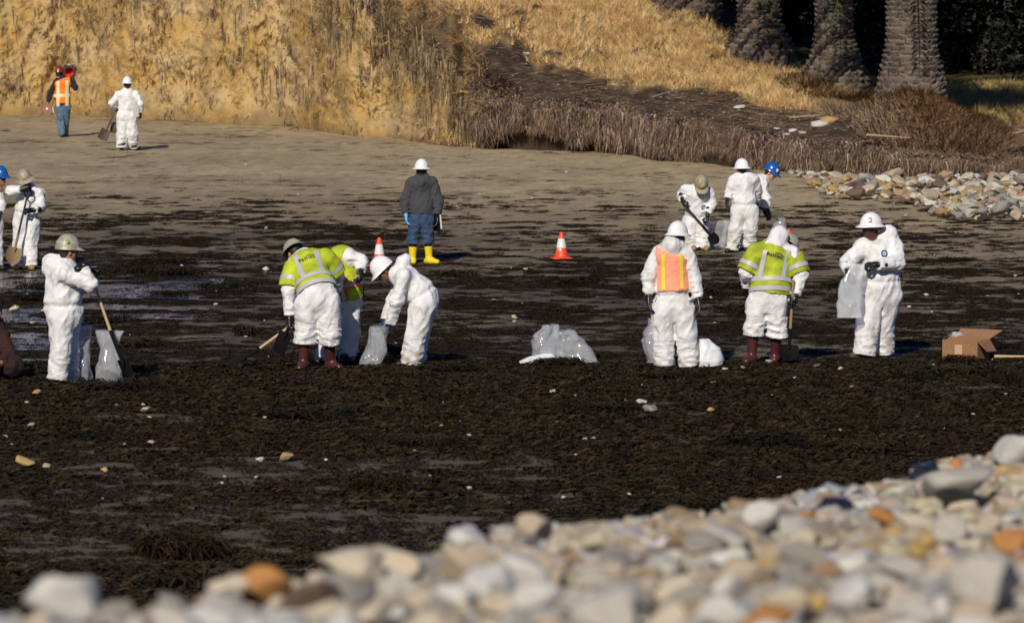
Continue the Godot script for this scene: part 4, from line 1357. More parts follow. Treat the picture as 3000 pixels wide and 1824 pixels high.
func ground_px(px: float, py: float, up: float) -> Vector3:       # where a source pixel meets the sand
	var ratio := tan(0.08637 + atan((py - 912.0) / F_PX))
	var d := CAM_H / ratio
	for k in 3: d = (CAM_H - g0(d)) / ratio
	return at_px(px, d, ground((px - 1500.0) / F_PX * d, d) + up)

func at_px(px: float, d: float, y: float) -> Vector3:
	# forward distance along the tilted axis
	var zc := (CAM_H - y) * sin(0.08637) + d * cos(0.08637)
	return Vector3((px - 1500.0) / F_PX * zc, y, -d)

func spot(px: float, py: float, d: float) -> Vector3:             # a source pixel at a known distance
	var ratio := tan(0.08637 + atan((py - 912.0) / F_PX))
	return at_px(px, d, CAM_H - ratio * d)

# ---------------------------------------------------------------- people
var head_mb: MB
var hair_mb: MB
var hands := {}
var hat_shell := {}
var hat_brim := {}
var fabric := FastNoiseLite.new()
var creases := FastNoiseLite.new()

func build_templates() -> void:
	# head: origin between the ears at eye height, face towards +z
	var f := Fld.new(Vector3(-0.11, -0.23, -0.13), Vector3(0.11, 0.14, 0.14), 0.0055)
	var I := Basis()
	f.ell(Vector3(0, 0.035, -0.015), I, Vector3(0.077, 0.095, 0.096), 0.01)
	f.ell(Vector3(0, -0.05, 0.02), I, Vector3(0.062, 0.075, 0.068), 0.03)
	f.ell(Vector3(0, -0.1, 0.062), I, Vector3(0.027, 0.02, 0.022), 0.02)
	f.cap(Vector3(0, -0.06, -0.03), Vector3(0, -0.21, -0.045), 0.056, 0.062, 0.03)
	f.cap(Vector3(0, 0.005, 0.082), Vector3(0, -0.038, 0.1), 0.009, 0.014, 0.012)
	for s in [-1.0, 1.0]:
		f.cap(Vector3(s * 0.012, 0.022, 0.08), Vector3(s * 0.048, 0.02, 0.064), 0.01, 0.008, 0.012)
		f.ell(Vector3(s * 0.08, -0.012, -0.012), Basis(Vector3.UP, s * 0.35), Vector3(0.011, 0.033, 0.021), 0.008)
		f.ell(Vector3(s * 0.031, 0.002, 0.073), I, Vector3(0.014, 0.011, 0.012), 0.002)
		f.ell(Vector3(s * 0.014, -0.041, 0.092), I, Vector3(0.009, 0.008, 0.009), 0.008)
		f.ell(Vector3(s * 0.045, -0.03, 0.052), I, Vector3(0.022, 0.02, 0.02), 0.03)
	f.ell(Vector3(0, -0.066, 0.083), I, Vector3(0.024, 0.006, 0.012), 0.006)
	f.ell(Vector3(0, -0.077, 0.081), I, Vector3(0.021, 0.007, 0.012), 0.006)
	head_mb = MB.new()
	f.nets(head_mb, func(p: Vector3) -> Color:
		if absf(p.y + 0.0715) < 0.013 and absf(p.x) < 0.024 and p.z > 0.07: return Color(0.62, 0.4, 0.4) if absf(p.y + 0.071) > 0.003 else Color(0.3, 0.2, 0.2)
		var e := Vector2(absf(p.x) - 0.031, p.y - 0.002)
		if p.z > 0.07 and e.length() < 0.0065: return Color(0.03, 0.025, 0.025)
		if p.z > 0.07 and absf(e.x) < 0.013 and absf(e.y) < 0.006: return Color(1.3, 1.5, 1.7)
		if p.z > 0.06 and absf(p.y - 0.024) < 0.006 and absf(p.x) > 0.012 and absf(p.x) < 0.05: return Color(0.2, 0.18, 0.17)
		return Color(1, 1, 1))
	var g := Fld.new(Vector3(-0.11, -0.13, -0.14), Vector3(0.11, 0.16, 0.13), 0.009)
	g.ell(Vector3(0, 0.038, -0.018), I, Vector3(0.083, 0.102, 0.101), 0.01)
	g.ell(Vector3(0, -0.05, -0.06), I, Vector3(0.064, 0.06, 0.045), 0.03)
	g.cut(Vector3(0, 0.04, 0.055), Vector3(0, -0.75, 0.66).normalized())
	g.wrinkle(creases, 0.004, Vector3(5, 5, 5), Vector3.ONE * 4.0)
	hair_mb = MB.new()
	g.nets(hair_mb)
	for mirror in [-1.0, 1.0]:
		for grip in 2:
			var h := Fld.new(Vector3(-0.1, -0.215, -0.06), Vector3(0.1, 0.12, 0.11), 0.0062)
			h.cap(Vector3(0, 0.09, 0), Vector3(0, -0.01, 0), 0.046, 0.034, 0.02, Vector3.BACK, 1.15)
			for s in [-0.026, -0.009, 0.009, 0.026]: h.cap(Vector3(s * 0.75, -0.015, 0), Vector3(s * 1.15, -0.088, 0.004), 0.02, 0.016, 0.016)
			for k in 4:
				var x: float = [-0.034, -0.0115, 0.0115, 0.033][k]
				var l: float = [0.066, 0.08, 0.087, 0.076][k]
				var p := Vector3(x, -0.09, 0.004)
				var a: float = 0.25 + 0.06 * k if grip == 0 else 0.75
				for seg in 3:
					var q: Vector3 = p + Vector3(x * 0.1, -cos(a), sin(a)) * l * [0.46, 0.31, 0.25][seg]
					h.cap(p, q, 0.0118 - 0.0008 * seg, 0.011 - 0.001 * seg, 0.004)
					p = q
					a += 0.3 if grip == 0 else 1.15
			var tp := Vector3(0.028, -0.03, 0.01)
			for q in ([Vector3(0.052, -0.06, 0.022), Vector3(0.06, -0.088, 0.034), Vector3(0.055, -0.11, 0.046)] if grip == 0 else [Vector3(0.05, -0.055, 0.03), Vector3(0.042, -0.075, 0.058), Vector3(0.022, -0.086, 0.074)]):
				h.cap(tp, q, 0.014, 0.0118, 0.006)
				tp = q
			var mb := MB.new()
			h.nets(mb)
			if mirror < 0.0:
				for i in mb.v.size():
					mb.v[i].x = -mb.v[i].x; mb.n[i].x = -mb.n[i].x
				for i in range(0, mb.ix.size(), 3):
					var tmp := mb.ix[i + 1]
					mb.ix[i + 1] = mb.ix[i + 2]; mb.ix[i + 2] = tmp
			hands[[mirror, grip]] = mb
	# hard hats: the dome, then a full brim or a peak
	for kind in ["full", "cap"]:
		var mb := MB.new()
		for layer in 2:
			var P := PackedVector3Array()
			for j in 15:
				var t := j / 14.0
				for i in 40:
					var a := TAU * i / 40.0
					var r := sin(t * PI * 0.5)
					var y := 0.152 * cos(t * PI * 0.5)
					if t > 0.8: r = maxf(r, lerpf(0.951, 1.02, (t - 0.8) / 0.2))
					var p := Vector3(sin(a) * r * 0.121, y, cos(a) * r * 0.145)
					if absf(p.x) < 0.016 and layer == 0 and p.z > -0.12: p *= 1.0 + 0.035 * cos(p.x / 0.016 * PI * 0.5)
					elif absf(absf(p.x) - 0.045) < 0.012 and layer == 0 and y > 0.04: p *= 1.018
					P.append(p * (1.0 - 0.03 * layer))
			mb.grid(P, 40, 15, true, layer == 0)
		hat_shell[kind] = mb
		var br := MB.new()
		var P := PackedVector3Array()
		for j in 8:
			for i in 56:
				var a := TAU * i / 56.0
				var front := smoothstep(0.35, 1.0, cos(a))
				var w := (0.042 + 0.02 * front + 0.008 * smoothstep(0.5, 1.0, -cos(a))) if kind == "full" else 0.008 + 0.062 * front
				var u: float = [0.0, 0.35, 0.7, 0.96, 1.0, 0.96, 0.6, 0.0][j]
				var low: float = [0.0, 0.006, 0.011, 0.014, 0.017, 0.02, 0.017, 0.008][j]
				var k := 1.0
				P.append(Vector3(sin(a) * (0.119 + w * u), 0.006 - low * k - u * 0.016 * (1.0 + 0.4 * front), cos(a) * (0.143 + w * u)))
		br.grid(P, 56, 8, true, true)
		hat_brim[kind] = br

func evalb(list: Array, p: Vector3) -> float:
	var d := 9.0
	for b in list:
		var ba: Vector3 = b[1] - b[0]
		var pa: Vector3 = p - b[0]
		var t := clampf(pa.dot(ba) / maxf(ba.length_squared(), 1e-9), 0.0, 1.0)
		var q := pa - ba * t
		if b[6] != 1.0: q += b[5] * (b[6] - 1.0) * q.dot(b[5])
		var e: float = q.length() - lerpf(b[2], b[3], t)
		var h: float = b[4] - absf(d - e)
		d = minf(d, e) - (h * h * 0.25 / b[4] if h > 0.0 else 0.0)
	return d

func march(list: Array, from: Vector3, dir: Vector3, off: float) -> Variant:
	var p := from
	for i in 60:
		var d := evalb(list, p) - off
		if d < 0.002: return p
		p += dir * maxf(d * 0.7, 0.003)
		if (p - from).length() > 1.2: return null
	return null

func ribbon(list: Array, lefts: Array, rights: Array, off: float, mb: MB) -> void:
	var rows := []
	for i in lefts.size():
		var a = march(list, lefts[i][0], lefts[i][1], off)
		var b = march(list, rights[i][0], rights[i][1], off)
		if a == null or b == null:
			if rows.size() > 1: strip(rows, mb)
			rows = []
			continue
		rows.append([a, b, -lefts[i][1]])
	if rows.size() > 1: strip(rows, mb)

func strip(rows: Array, mb: MB) -> void:
	var f := mb.v.size()
	for i in rows.size():
		var t: Vector3 = rows[mini(i + 1, rows.size() - 1)][0] - rows[maxi(i - 1, 0)][0]
		var nn: Vector3 = t.cross(rows[i][1] - rows[i][0]).normalized()
		if nn.dot(rows[i][2]) < 0.0: nn = -nn
		mb.vert(rows[i][0], nn); mb.vert(rows[i][1], nn)
	for i in rows.size() - 1:
		mb.face(f + i * 2, f + i * 2 + 1, f + i * 2 + 3); mb.face(f + i * 2, f + i * 2 + 3, f + i * 2 + 2)

func aim(fwd: Vector3, up: Vector3) -> Basis:       # y along up, z as near fwd as it can be
	var y := up.normalized()
	var x := y.cross(fwd).normalized()
	return Basis(x, y, x.cross(y))

# one worker. j: joints in metres from the base; o: what they wear
func worker(label: String, at: Vector3, j: Dictionary, o: Dictionary) -> Node3D:
	var t := thing("person", at, label, "person", o.get("group", ""))
	var side: Vector3 = (j.shR - j.shL)
	side = side.normalized()
	var spine: Vector3 = (j.uc - j.pv).normalized()
	var front: Vector3 = side.cross(spine).normalized()
	var face: Vector3 = o.face.normalized()
	if front.dot(face) < 0.0 and not o.has("twist"): front = -front
	var fat: float = o.get("fat", 1.0)
	var depth: float = o.get("depth", 1.3)
	var hipside: Vector3 = (j.hipR - j.hipL).normalized()
	var hfront := hipside.cross(Vector3.UP).normalized()
	var lr: float = o.get("leg", 1.0)
	var ar: float = o.get("arm", 1.0)
	var torso := [
		[j.pv, j.wa, 0.185 * fat, 0.18 * fat, 0.08, hfront, depth],
		[j.wa, j.uc, 0.185 * fat, 0.175 * lerpf(1.0, fat, 0.6), 0.08, front, depth],
		[j.uc, j.nk, 0.13, 0.075, 0.07, front, 1.0],
		[j.uc.lerp(j.shL, 0.75), j.uc.lerp(j.shR, 0.75), 0.098, 0.098, 0.07, front, 1.0]]
	var arms := []
	for s in ["L", "R"]:
		arms.append([j["sh" + s], j["el" + s], 0.092 * ar, 0.079 * ar, 0.035, front, 1.0])
		arms.append([j["el" + s], j["ha" + s], 0.08 * ar, 0.06 * ar, 0.03, front, 1.0])
	var legs := [[j.hipL, j.hipR, 0.15 * lr, 0.15 * lr, 0.06, hfront, 1.1]]
	var pe: float = o.get("pant_end", 1.0)
	var ends := {}
	for s in ["L", "R"]:
		ends[s] = j["kn" + s].lerp(j["an" + s], pe)
		legs.append([j["hip" + s], j["kn" + s], 0.142 * lr, 0.118 * lr, 0.03, front, 1.0])
		legs.append([j["kn" + s], ends[s], 0.118 * lr, 0.112 * lr if pe > 0.9 else o.get("pant_r", 0.13 * lr), 0.02, front, 1.0])
	var lo := Vector3.ONE * 9.0
	var hi := Vector3.ONE * -9.0
	for k in j:
		lo = lo.min(j[k]); hi = hi.max(j[k])
	lo -= Vector3.ONE * 0.26; hi += Vector3.ONE * 0.26
	lo.y = -0.03
	var seed_off := Vector3(at.x * 3.0, 0.0, at.z * 2.0)
	# the body itself, one surface from soles to crown (mostly under clothes)
	var body := MB.new()
	var bf := Fld.new(lo, hi, 0.026)
	for b in torso: bf.cap(b[0], b[1], b[2] * 0.72, b[3] * 0.72, 0.06, b[5], b[6])
	for b in arms: bf.cap(b[0], b[1], 0.052, 0.04, 0.03)
	for b in legs: bf.cap(b[0], b[1], b[2] * 0.62, b[3] * 0.55, 0.04)
	for s in ["L", "R"]: bf.cap(ends[s], j["an" + s], 0.055, 0.04, 0.02)
	bf.cap(j.uc, j.nk, 0.08, 0.06, 0.04)
	bf.nets(body)
	var hb := aim(face, o.get("head_up", Vector3.UP))
	var hx := Transform3D(hb, j.hd)
	body.put(head_mb, hx)
	# hands, gloved or bare
	var glove_mats: Array = o.get("gloves", ["glove_black", "glove_black"])
	var grips: Array = o.get("grip", [0, 0])
	var palms: Array = o.get("palm", [null, null])
	var hand_parts := []
	for i in 2:
		var s: String = ["L", "R"][i]
		var dir: Vector3 = o.get("hand" + s, j["ha" + s] - j["el" + s]).normalized()
		var pn: Vector3 = palms[i] if palms[i] != null else (Vector3(1 if i == 0 else -1, 0, 0.2))
		var hbas := aim(pn, -dir)
		var thumb := 1.0 if o.get("thumb" + s, hbas.x.dot(face) > 0.0) else -1.0
		var x := Transform3D(hbas, j["ha" + s] + dir * 0.035)
		if glove_mats[i] == "": body.put(hands[[thumb, grips[i]]], x)
		else: hand_parts.append([hands[[thumb, grips[i]]], x, glove_mats[i]])
	part("body", body, M[o.get("skin", "skin_tan")], t)
	for h in hand_parts: inst("glove", h[0].mesh(), M[h[2]], t).transform = h[1].scaled_local(Vector3.ONE * 1.18)
	if o.get("hair", "hair") != "": inst("hair", hair_mb.mesh(), M[o.get("hair", "hair")], t).transform = hx
	# clothes
	var ext := func(f: Fld) -> void:
		if o.has("hood"):
			for k in o.hood.size() - 1: f.cap(o.hood[k], o.hood[k + 1], o.hood_r[k], o.hood_r[k + 1], 0.045, front, 1.15)
	var split: bool = o.has("top")
	var names := ["top", "trousers"] if split else ["coverall"]
	for which in names.size():
		var f := Fld.new(lo, hi, 0.0165)
		if not split or which == 0:
			f.bones(torso); f.bones(arms)
			ext.call(f)
		if not split or which == 1:
			f.bones(legs)
			if split: f.cap(j.pv, j.wa, 0.165 * fat, 0.16 * fat, 0.06, hfront, depth)
		if split and which == 0: f.cut(o.hem, (j.pv - j.wa).normalized() , 0.4)
		if not split:
			f.cinch(j.wa, (j.uc - j.pv).normalized(), 0.02, 0.03, 0.36)
		var fine: float = o.get("crinkle", 1.0)
		f.wrinkle(fabric, 0.013 * fine, seed_off, Vector3(1, 0.8, 1))
		f.folds(creases, seed_off, 0.02 * fine, [[ends.L, 0.42], [ends.R, 0.42], [j.elL, 0.2], [j.elR, 0.2], [j.haL, 0.2], [j.haR, 0.2]])
		# bunched cloth above cuffs and ankles
		if not split or which == 0:
			for s in ["L", "R"]:
				var dd: Vector3 = (j["ha" + s] - j["el" + s]).normalized()
				f.cut(j["ha" + s] + dd * 0.015, dd, 0.1)
		if not split or which == 1:
			for s in ["L", "R"]:
				var dd: Vector3 = (ends[s] - j["kn" + s]).normalized()
				f.cut(ends[s] + dd * (0.03 if pe > 0.9 else 0.01), dd, 0.17)
			f.cut(Vector3(0, 0.02, 0), Vector3.DOWN, 3.0)
		var mb := MB.new()
		var dirt := func(p: Vector3) -> Color:
			var n := nz2.get_noise_3dv((p + at) * 6.0) + 0.5 * nz3.get_noise_3dv((p + at) * 20.0)
			var k := clampf((n + 0.1) * 1.6, 0.0, 1.0) * smoothstep(0.55, 0.1, p.y) * 0.5 + clampf((n - 0.38) * 3.0, 0.0, 0.35)
			return Color(1, 1, 1).lerp(Color(0.52, 0.45, 0.36), k)
		f.nets(mb, dirt if names[which] == "coverall" else null)
		part({"top": o.get("top_name", "sweater"), "trousers": "jeans", "coverall": "coverall"}[names[which]], mb, M[o.top if names[which] == "top" else o.get("trousers", "suit")], t)
	# shoes or boots
	for i in 2:
		var s: String = ["L", "R"][i]
		var an: Vector3 = j["an" + s]
		var toe: Vector3 = o.get("toe" + s, face)
		toe = Vector3(toe.x, 0, toe.z).normalized()
		var gy: float = ground(at.x + an.x, -(at.z + an.z)) - at.y + 0.006 + (an.y - 0.09 if an.y > 0.13 else 0.0)
		var f := Fld.new(Vector3(an.x - 0.25, gy - 0.03, an.z - 0.25), Vector3(an.x + 0.25, gy + o.get("boot_h", 0.16) + 0.1, an.z + 0.25), 0.011)
		var c := Vector3(an.x, gy, an.z)
		f.cap(c - toe * 0.055 + Vector3(0, 0.04, 0), c + toe * 0.16 + Vector3(0, 0.032, 0), 0.046, 0.045, 0.03)
		f.cap(c + Vector3(0, 0.06, 0), c + toe * 0.08 + Vector3(0, 0.055, 0), 0.055, 0.04, 0.04)
		var shaft: Vector3 = (ends[s] if pe < 0.9 else j["kn" + s]) - c
		f.cap(c + Vector3(0, 0.07, 0), c + shaft.normalized() * o.get("boot_h", 0.16), 0.054, o.get("boot_r", 0.06), 0.04)
		f.cut(c, Vector3.DOWN, 3.0)
		f.cut(c + shaft.normalized() * o.get("boot_h", 0.16), shaft.normalized(), 3.0)
		var mb := MB.new()
		f.nets(mb)
		part(o.get("boot_name", "boot"), mb, M[o.get("boots", "boot_black")], t)
		if o.has("boot_top"):          # rubber upper of another colour above a coloured overshoe
			var up := MB.new()
			var bt: Array = o.boot_top[i]
			var ax := shaft.normalized()
			up.tube([c + ax * bt[0], c + ax * (bt[0] + bt[1]) * 0.5, c + ax * bt[1]], [0.064, 0.072, 0.074], 18)
			part("boot_upper", up, M.boot_black, t)
		if o.has("tape") and o.tape[i]:
			var tp := MB.new()
			var q: Vector3 = j["an" + s].lerp(j["kn" + s], 0.16)
			var ax: Vector3 = (j["kn" + s] - j["an" + s]).normalized()
			tp.tube([q - ax * 0.035, q, q + ax * 0.035], [0.118 * lr, 0.121 * lr, 0.118 * lr], 20, false)
			part("ankle_tape", tp, M.tape, t)
	# hard hat
	if o.has("hat"):
		var hh := inst("hard_hat", hat_shell[o.hat[0]].mesh(), M[o.hat[1]], t)
		hh.transform = hx * Transform3D(Basis(Vector3.RIGHT, o.get("hat_tip", 0.06)), Vector3(0, 0.048, -0.012))
		inst("brim", hat_brim[o.hat[0]].mesh(), M[o.hat[1]], hh)
		var band := MB.new()
		band.tube([Vector3(0, -0.025, 0), Vector3(0, 0.02, 0)], [0.094, 0.098], 20, false)
		var bd := inst("headband", band.mesh(), M.strap, hh)
		bd.scale = Vector3(1.0, 1.0, 1.15)
		for st in o.get("stickers", []):
			var sm := MB.new()
			var bones := [[Vector3(0, 0.01, -0.012), Vector3(0, 0.012, 0.012), 0.131, 0.131, 0.01, Vector3.UP, 1.0]]
			patch(sm, bones, Vector3(0, 0.05, 0), Vector3(sin(st[0]), st[1], cos(st[0])), Vector3.UP, st[2], st[2] * 1.2, 0.012, st.size() > 4 and st[4])
			part("sticker", sm, M[st[3]], hh)
	if o.has("vest"): dress(t, j, o, torso, arms, side, front, spine, lo, hi)
	if o.has("emblem"):
		var e: Array = o.emblem      # side share, spine share, size, material
		var c: Vector3 = j.pv.lerp(j.uc, e[1])
		for layer in [[e[2], "emblem_blue", 0.026], [e[2] * 0.62, "emblem_pale", 0.031]]:
			var sm := MB.new()
			patch(sm, torso, c + side * e[0], front, spine, layer[0], layer[0], layer[2], true)
			part("emblem", sm, M[layer[1]], t)
	return t

# a small patch laid on a surface: disc or rectangle round the ray that comes in along -dir
func patch(mb: MB, list: Array, c: Vector3, dir: Vector3, up: Vector3, w: float, h: float, off: float, disc := false) -> void:
	dir = dir.normalized()
	var x := up.cross(dir).normalized()
	var y := dir.cross(x).normalized()
	var n := 7
	var P := []
	for a in n:
		for b in n:
			var u := (a - 3) / 3.0
			var v := (b - 3) / 3.0
			if disc:
				var l := maxf(absf(u), absf(v))
				if l > 0.0:
					var q := Vector2(u, v).normalized() * l
					u = q.x; v = q.y
			var hit = march(list, c + dir * 0.55 + x * u * w + y * v * h, -dir, off)
			P.append(hit)
	for hit in P:
		if hit == null: return
	var f := mb.v.size()
	for a in n:
		for b in n:
			var du: Vector3 = P[mini(a + 1, n - 1) * n + b] - P[maxi(a - 1, 0) * n + b]
			var dv: Vector3 = P[a * n + mini(b + 1, n - 1)] - P[a * n + maxi(b - 1, 0)]
			var nn := du.cross(dv).normalized()
			if nn.dot(dir) < 0.0: nn = -nn
			mb.vert(P[a * n + b], nn)
	for a in n - 1:
		for b in n - 1:
			var i := f + a * n + b
			mb.face(i, i + 1, i + n + 1); mb.face(i, i + n + 1, i + n)

# safety vests and shirts with their reflective bands and lettering
func dress(t: Node3D, j: Dictionary, o: Dictionary, torso: Array, arms: Array, side: Vector3, front: Vector3, spine: Vector3, lo: Vector3, hi: Vector3) -> void:
	var v: Dictionary = o.vest
	var grow: float = v.get("grow", 0.026)
	var list := torso.duplicate()
	var f := Fld.new(lo, hi, 0.0165)
	f.bones(torso, grow)
	if v.get("sleeves", 0.0) > 0.0:
		for b in [arms[0], arms[2]]:
			var e: Vector3 = b[0].lerp(b[1], v.sleeves)
			f.cap(b[0], e, b[2] + grow + 0.008, b[2] + grow + 0.016, 0.04)
			f.cut(e, (b[1] - b[0]).normalized(), 0.15)
	else:
		for s in [["L", -1.0], ["R", 1.0]]:
			f.cut(j.uc.lerp(j["sh" + s[0]], v.get("armhole", 1.12)), side * s[1], 0.5)
	f.cut(v.hem, -v.get("hem_up", spine), 0.6)
	f.cut(j.uc.lerp(j.nk, v.get("collar", 0.62)), (j.nk - j.uc).normalized(), 0.3)
	f.wrinkle(fabric, 0.012, Vector3(at_seed(t), 3, 1))
	f.wrinkle(creases, 0.006, Vector3(at_seed(t), 7, 1))
	var mb := MB.new()
	f.nets(mb)
	part(v.get("name", "vest"), mb, M[v.mat], t)
	var off: float = grow + v.get("off", 0.012)
	for pass_i in v.get("layers", []).size():
		var l: Array = v.layers[pass_i]       # width, material, extra offset
		for h in v.get("bands", []):
			var r := MB.new()
			var A := []
			var B := []
			for k in 49:
				var a := TAU * k / 48.0
				var d := side * cos(a) + front * sin(a)
				var c: Vector3 = j.pv.lerp(j.uc, h)
				A.append([c + d * 0.5 - spine * l[0] * 0.5, -d]); B.append([c + d * 0.5 + spine * l[0] * 0.5, -d])
			ribbon(list, A, B, off + l[2], r)
			if r.v.size(): part(v.get("band_name", "reflective_band"), r, M[l[1]], t)
		for s in v.get("braces", []):          # side position, lowest, highest share of the spine
			for face_side in [-1.0, 1.0]:
				var r := MB.new()
				var A := []
				var B := []
				for k in 30:
					var c: Vector3 = j.pv.lerp(j.uc, lerpf(s[1], s[2], k / 29.0))
					var x: float = s[0] + s[3] * (k / 29.0)
					A.append([c + side * (x - l[0] * 0.5) + front * face_side * 0.5, -front * face_side]); B.append([c + side * (x + l[0] * 0.5) + front * face_side * 0.5, -front * face_side])
				ribbon(list, A, B, off + l[2], r)
				if r.v.size(): part(v.get("band_name", "reflective_band"), r, M[l[1]], t)
		if v.get("sleeves", 0.0) > 0.0 and v.has("cuff"):
			for b in [arms[0], arms[2]]:
				var r := MB.new()
				var c: Vector3 = b[0].lerp(b[1], v.sleeves * v.cuff)
				var ax: Vector3 = (b[1] - b[0]).normalized()
				var rr: float = b[2] + grow + 0.024 + l[2]
				r.tube([c - ax * l[0] * 0.5, c + ax * l[0] * 0.5], [rr, rr], 22, false)
				part("sleeve_band", r, M[l[1]], t)
	if v.has("word"):
		var w: Array = v.word                 # text, side of the start, spine share, height, tilt
		var tm := TextMesh.new()
		tm.text = w[0]; tm.font_size = 32; tm.pixel_size = w[3] / 32.0 * 1.35; tm.depth = 0.0
		var sf := SystemFont.new()
		sf.font_names = PackedStringArray(["Droid Sans"]); sf.font_italic = true; sf.font_weight = 700
		tm.font = sf
		var arr: Array = tm.get_mesh_arrays()
		var r := MB.new()
		var c: Vector3 = j.pv.lerp(j.uc, w[2])
		var x := spine.cross(-front).normalized()
		var pts: PackedVector3Array = arr[Mesh.ARRAY_VERTEX]
		var ok := true
		for p in pts:
			var q := Vector2(p.x, p.y).rotated(w[4])
			var hit = march(list, c + x * (q.x + w[1]) + spine * q.y - front * 0.5, front, off + 0.014)
			if hit == null: ok = false; break
			r.vert(hit, -front)
		if ok:
			var ixs: PackedInt32Array = arr[Mesh.ARRAY_INDEX]
			for i in range(0, ixs.size(), 3): r.face(ixs[i], ixs[i + 1], ixs[i + 2])
			part("lettering", r, M.ink, t)
		var arc := MB.new()                     # the thin arc that runs over the end of the word
		var A := []
		var B := []
		for k in 20:
			var a := lerpf(2.7, -0.7, k / 19.0)
			var q: Vector2 = Vector2(w[3] * 1.1 + cos(a) * w[3] * 1.3, w[3] * 0.15 + sin(a) * w[3] * 0.62).rotated(w[4])
			var q2 := q * 1.0 + Vector2(0, 0.009)
			A.append([c + x * (q.x + w[1]) + spine * q.y - front * 0.5, front]); B.append([c + x * (q2.x + w[1]) + spine * q2.y - front * 0.5, front])
		ribbon(list, A, B, off + 0.014, arc)
		if arc.v.size(): part("lettering", arc, M.ink_thin, t)

func at_seed(t: Node3D) -> float:
	return t.position.x * 3.0 + t.position.z

# ---------------------------------------------------------------- tools, bags, cones, boxes
func shovel(label: String, top: Vector3, tip: Vector3, face: Vector3, handle: String, blade_m: String, o := {}) -> void:
	var t := thing("shovel", tip, label, "shovel", o.get("group", "shovels in use"))
	var p := top - tip
	var ax := p.normalized()
	var bl: float = o.get("blade", 0.3)
	var bw: float = o.get("width", 0.125)
	var nrm := (face - ax * face.dot(ax)).normalized()
	var sx := ax.cross(nrm)
	var sock: float = o.get("socket", 0.22)
	var h := MB.new()
	h.tube([ax * (bl + sock - 0.06), ax * (bl + sock) + ax * 0.1, p * 0.6 + ax * 0.1, p], [0.019, 0.0185, 0.0175, 0.017], 12)
	part("handle", h, M[handle], t)
	if o.get("grip", false):
		var g := MB.new()
		g.tube([p - ax * 0.02, p + sx * 0.055 + ax * 0.03, p + sx * 0.058 + ax * 0.1, p + ax * 0.108, p - sx * 0.058 + ax * 0.1, p - sx * 0.055 + ax * 0.03, p - ax * 0.02], [0.014, 0.012, 0.013, 0.015, 0.013, 0.012, 0.014], 8)
		part("grip", g, M.shovel_black, t)
	var s := MB.new()
	s.tube([ax * (bl * 0.72) + nrm * 0.012, ax * bl + nrm * 0.014, ax * (bl + sock * 0.4) + nrm * 0.008, ax * (bl + sock)], [0.012, 0.02, 0.022, 0.0225], 12)
	part("socket", s, M[o.get("socket_m", blade_m)], t)
	var b := MB.new()
	for layer in 2:
		var P := PackedVector3Array()
		for j in 13:
			var v := j / 12.0
			for i in 11:
				var u := (i - 5) / 5.0
				var w := bw
				if not o.get("square", false): w *= sqrt(maxf(0.02, minf(1.0, v * 2.6))) * (1.0 - 0.12 * smoothstep(0.8, 1.0, v))
				var dish := 0.035 * (1.0 - u * u) - 0.02 * sin(v * PI)
				P.append(sx * u * w + ax * bl * v + nrm * (-dish + 0.02 - 0.003 * layer) + ax * (0.0 if o.get("square", false) else 0.0))
		b.grid(P, 11, 13, false, layer == 0)
	part("blade", b, M[blade_m], t)

# a plastic sack: sections [centre, half width, half depth, turn], open or closed at the top
func sack(label: String, secs: Array, m: String, o := {}) -> Node3D:
	var base: Vector3 = secs[0][0]
	var t := thing("plastic_bag", base, label, "plastic bag", o.get("group", "clear plastic bags for the clean-up"))
	var rows := 34
	var nu := 44
	var P := PackedVector3Array()
	var amp: float = o.get("crumple", 0.022)
	for j in rows:
		var v := j / float(rows - 1) * (secs.size() - 1)
		var k := mini(int(v), secs.size() - 2)
		var u := v - k
		u = u * u * (3.0 - 2.0 * u)
		var a: Array = secs[k]
		var b: Array = secs[k + 1]
		var c: Vector3 = (a[0] as Vector3).lerp(b[0], u) - base
		var w: float = lerpf(a[1], b[1], u)
		var dp: float = lerpf(a[2], b[2], u)
		var tw: float = lerpf(a[3], b[3], u)
		for i in nu:
			var ang := TAU * i / nu
			var q := Vector3(signf(cos(ang)) * pow(absf(cos(ang)), 0.8) * w, 0, signf(sin(ang)) * pow(absf(sin(ang)), 0.8) * dp).rotated(Vector3.UP, tw)
			var p := c + q
			var n1 := absf(nzr.get_noise_3dv((p + base) * Vector3(7.0, 2.4, 7.0)))
			var n2 := nz1.get_noise_3dv((p + base) * 5.0)
			var edge := minf(1.0, j / 2.0)
			p += q.normalized() * (n2 * amp * 1.6 - (0.25 - minf(n1, 0.25)) * amp * 3.4) * edge
			p.y += amp * nz2.get_noise_3dv((p + base) * 3.0) * edge
			P.append(p)
	var mb := MB.new()
	mb.grid(P, nu, rows, true, false)
	if o.get("closed", false):
		var f := mb.v.size()
		mb.vert(P[(rows - 1) * nu] * 0.5 + P[(rows - 1) * nu + nu / 2] * 0.5, Vector3.UP)
		for i in nu: mb.vert(P[(rows - 1) * nu + i], Vector3.UP)
		for i in nu: mb.face(f, f + 1 + i, f + 1 + (i + 1) % nu)
	part("film", mb, M[m], t)
	if o.has("filled"):        # oily seaweed and sand lying inside
		var g := inst("contents", rock_mesh(o.filled[2], 3, 0.9), M.weed_wet, t)
		g.position = Vector3(0, o.filled[1] * 0.55, 0) + o.get("fill_at", Vector3.ZERO)
		g.scale = Vector3(o.filled[0], o.filled[1], o.filled[0] * 0.7)
	return t

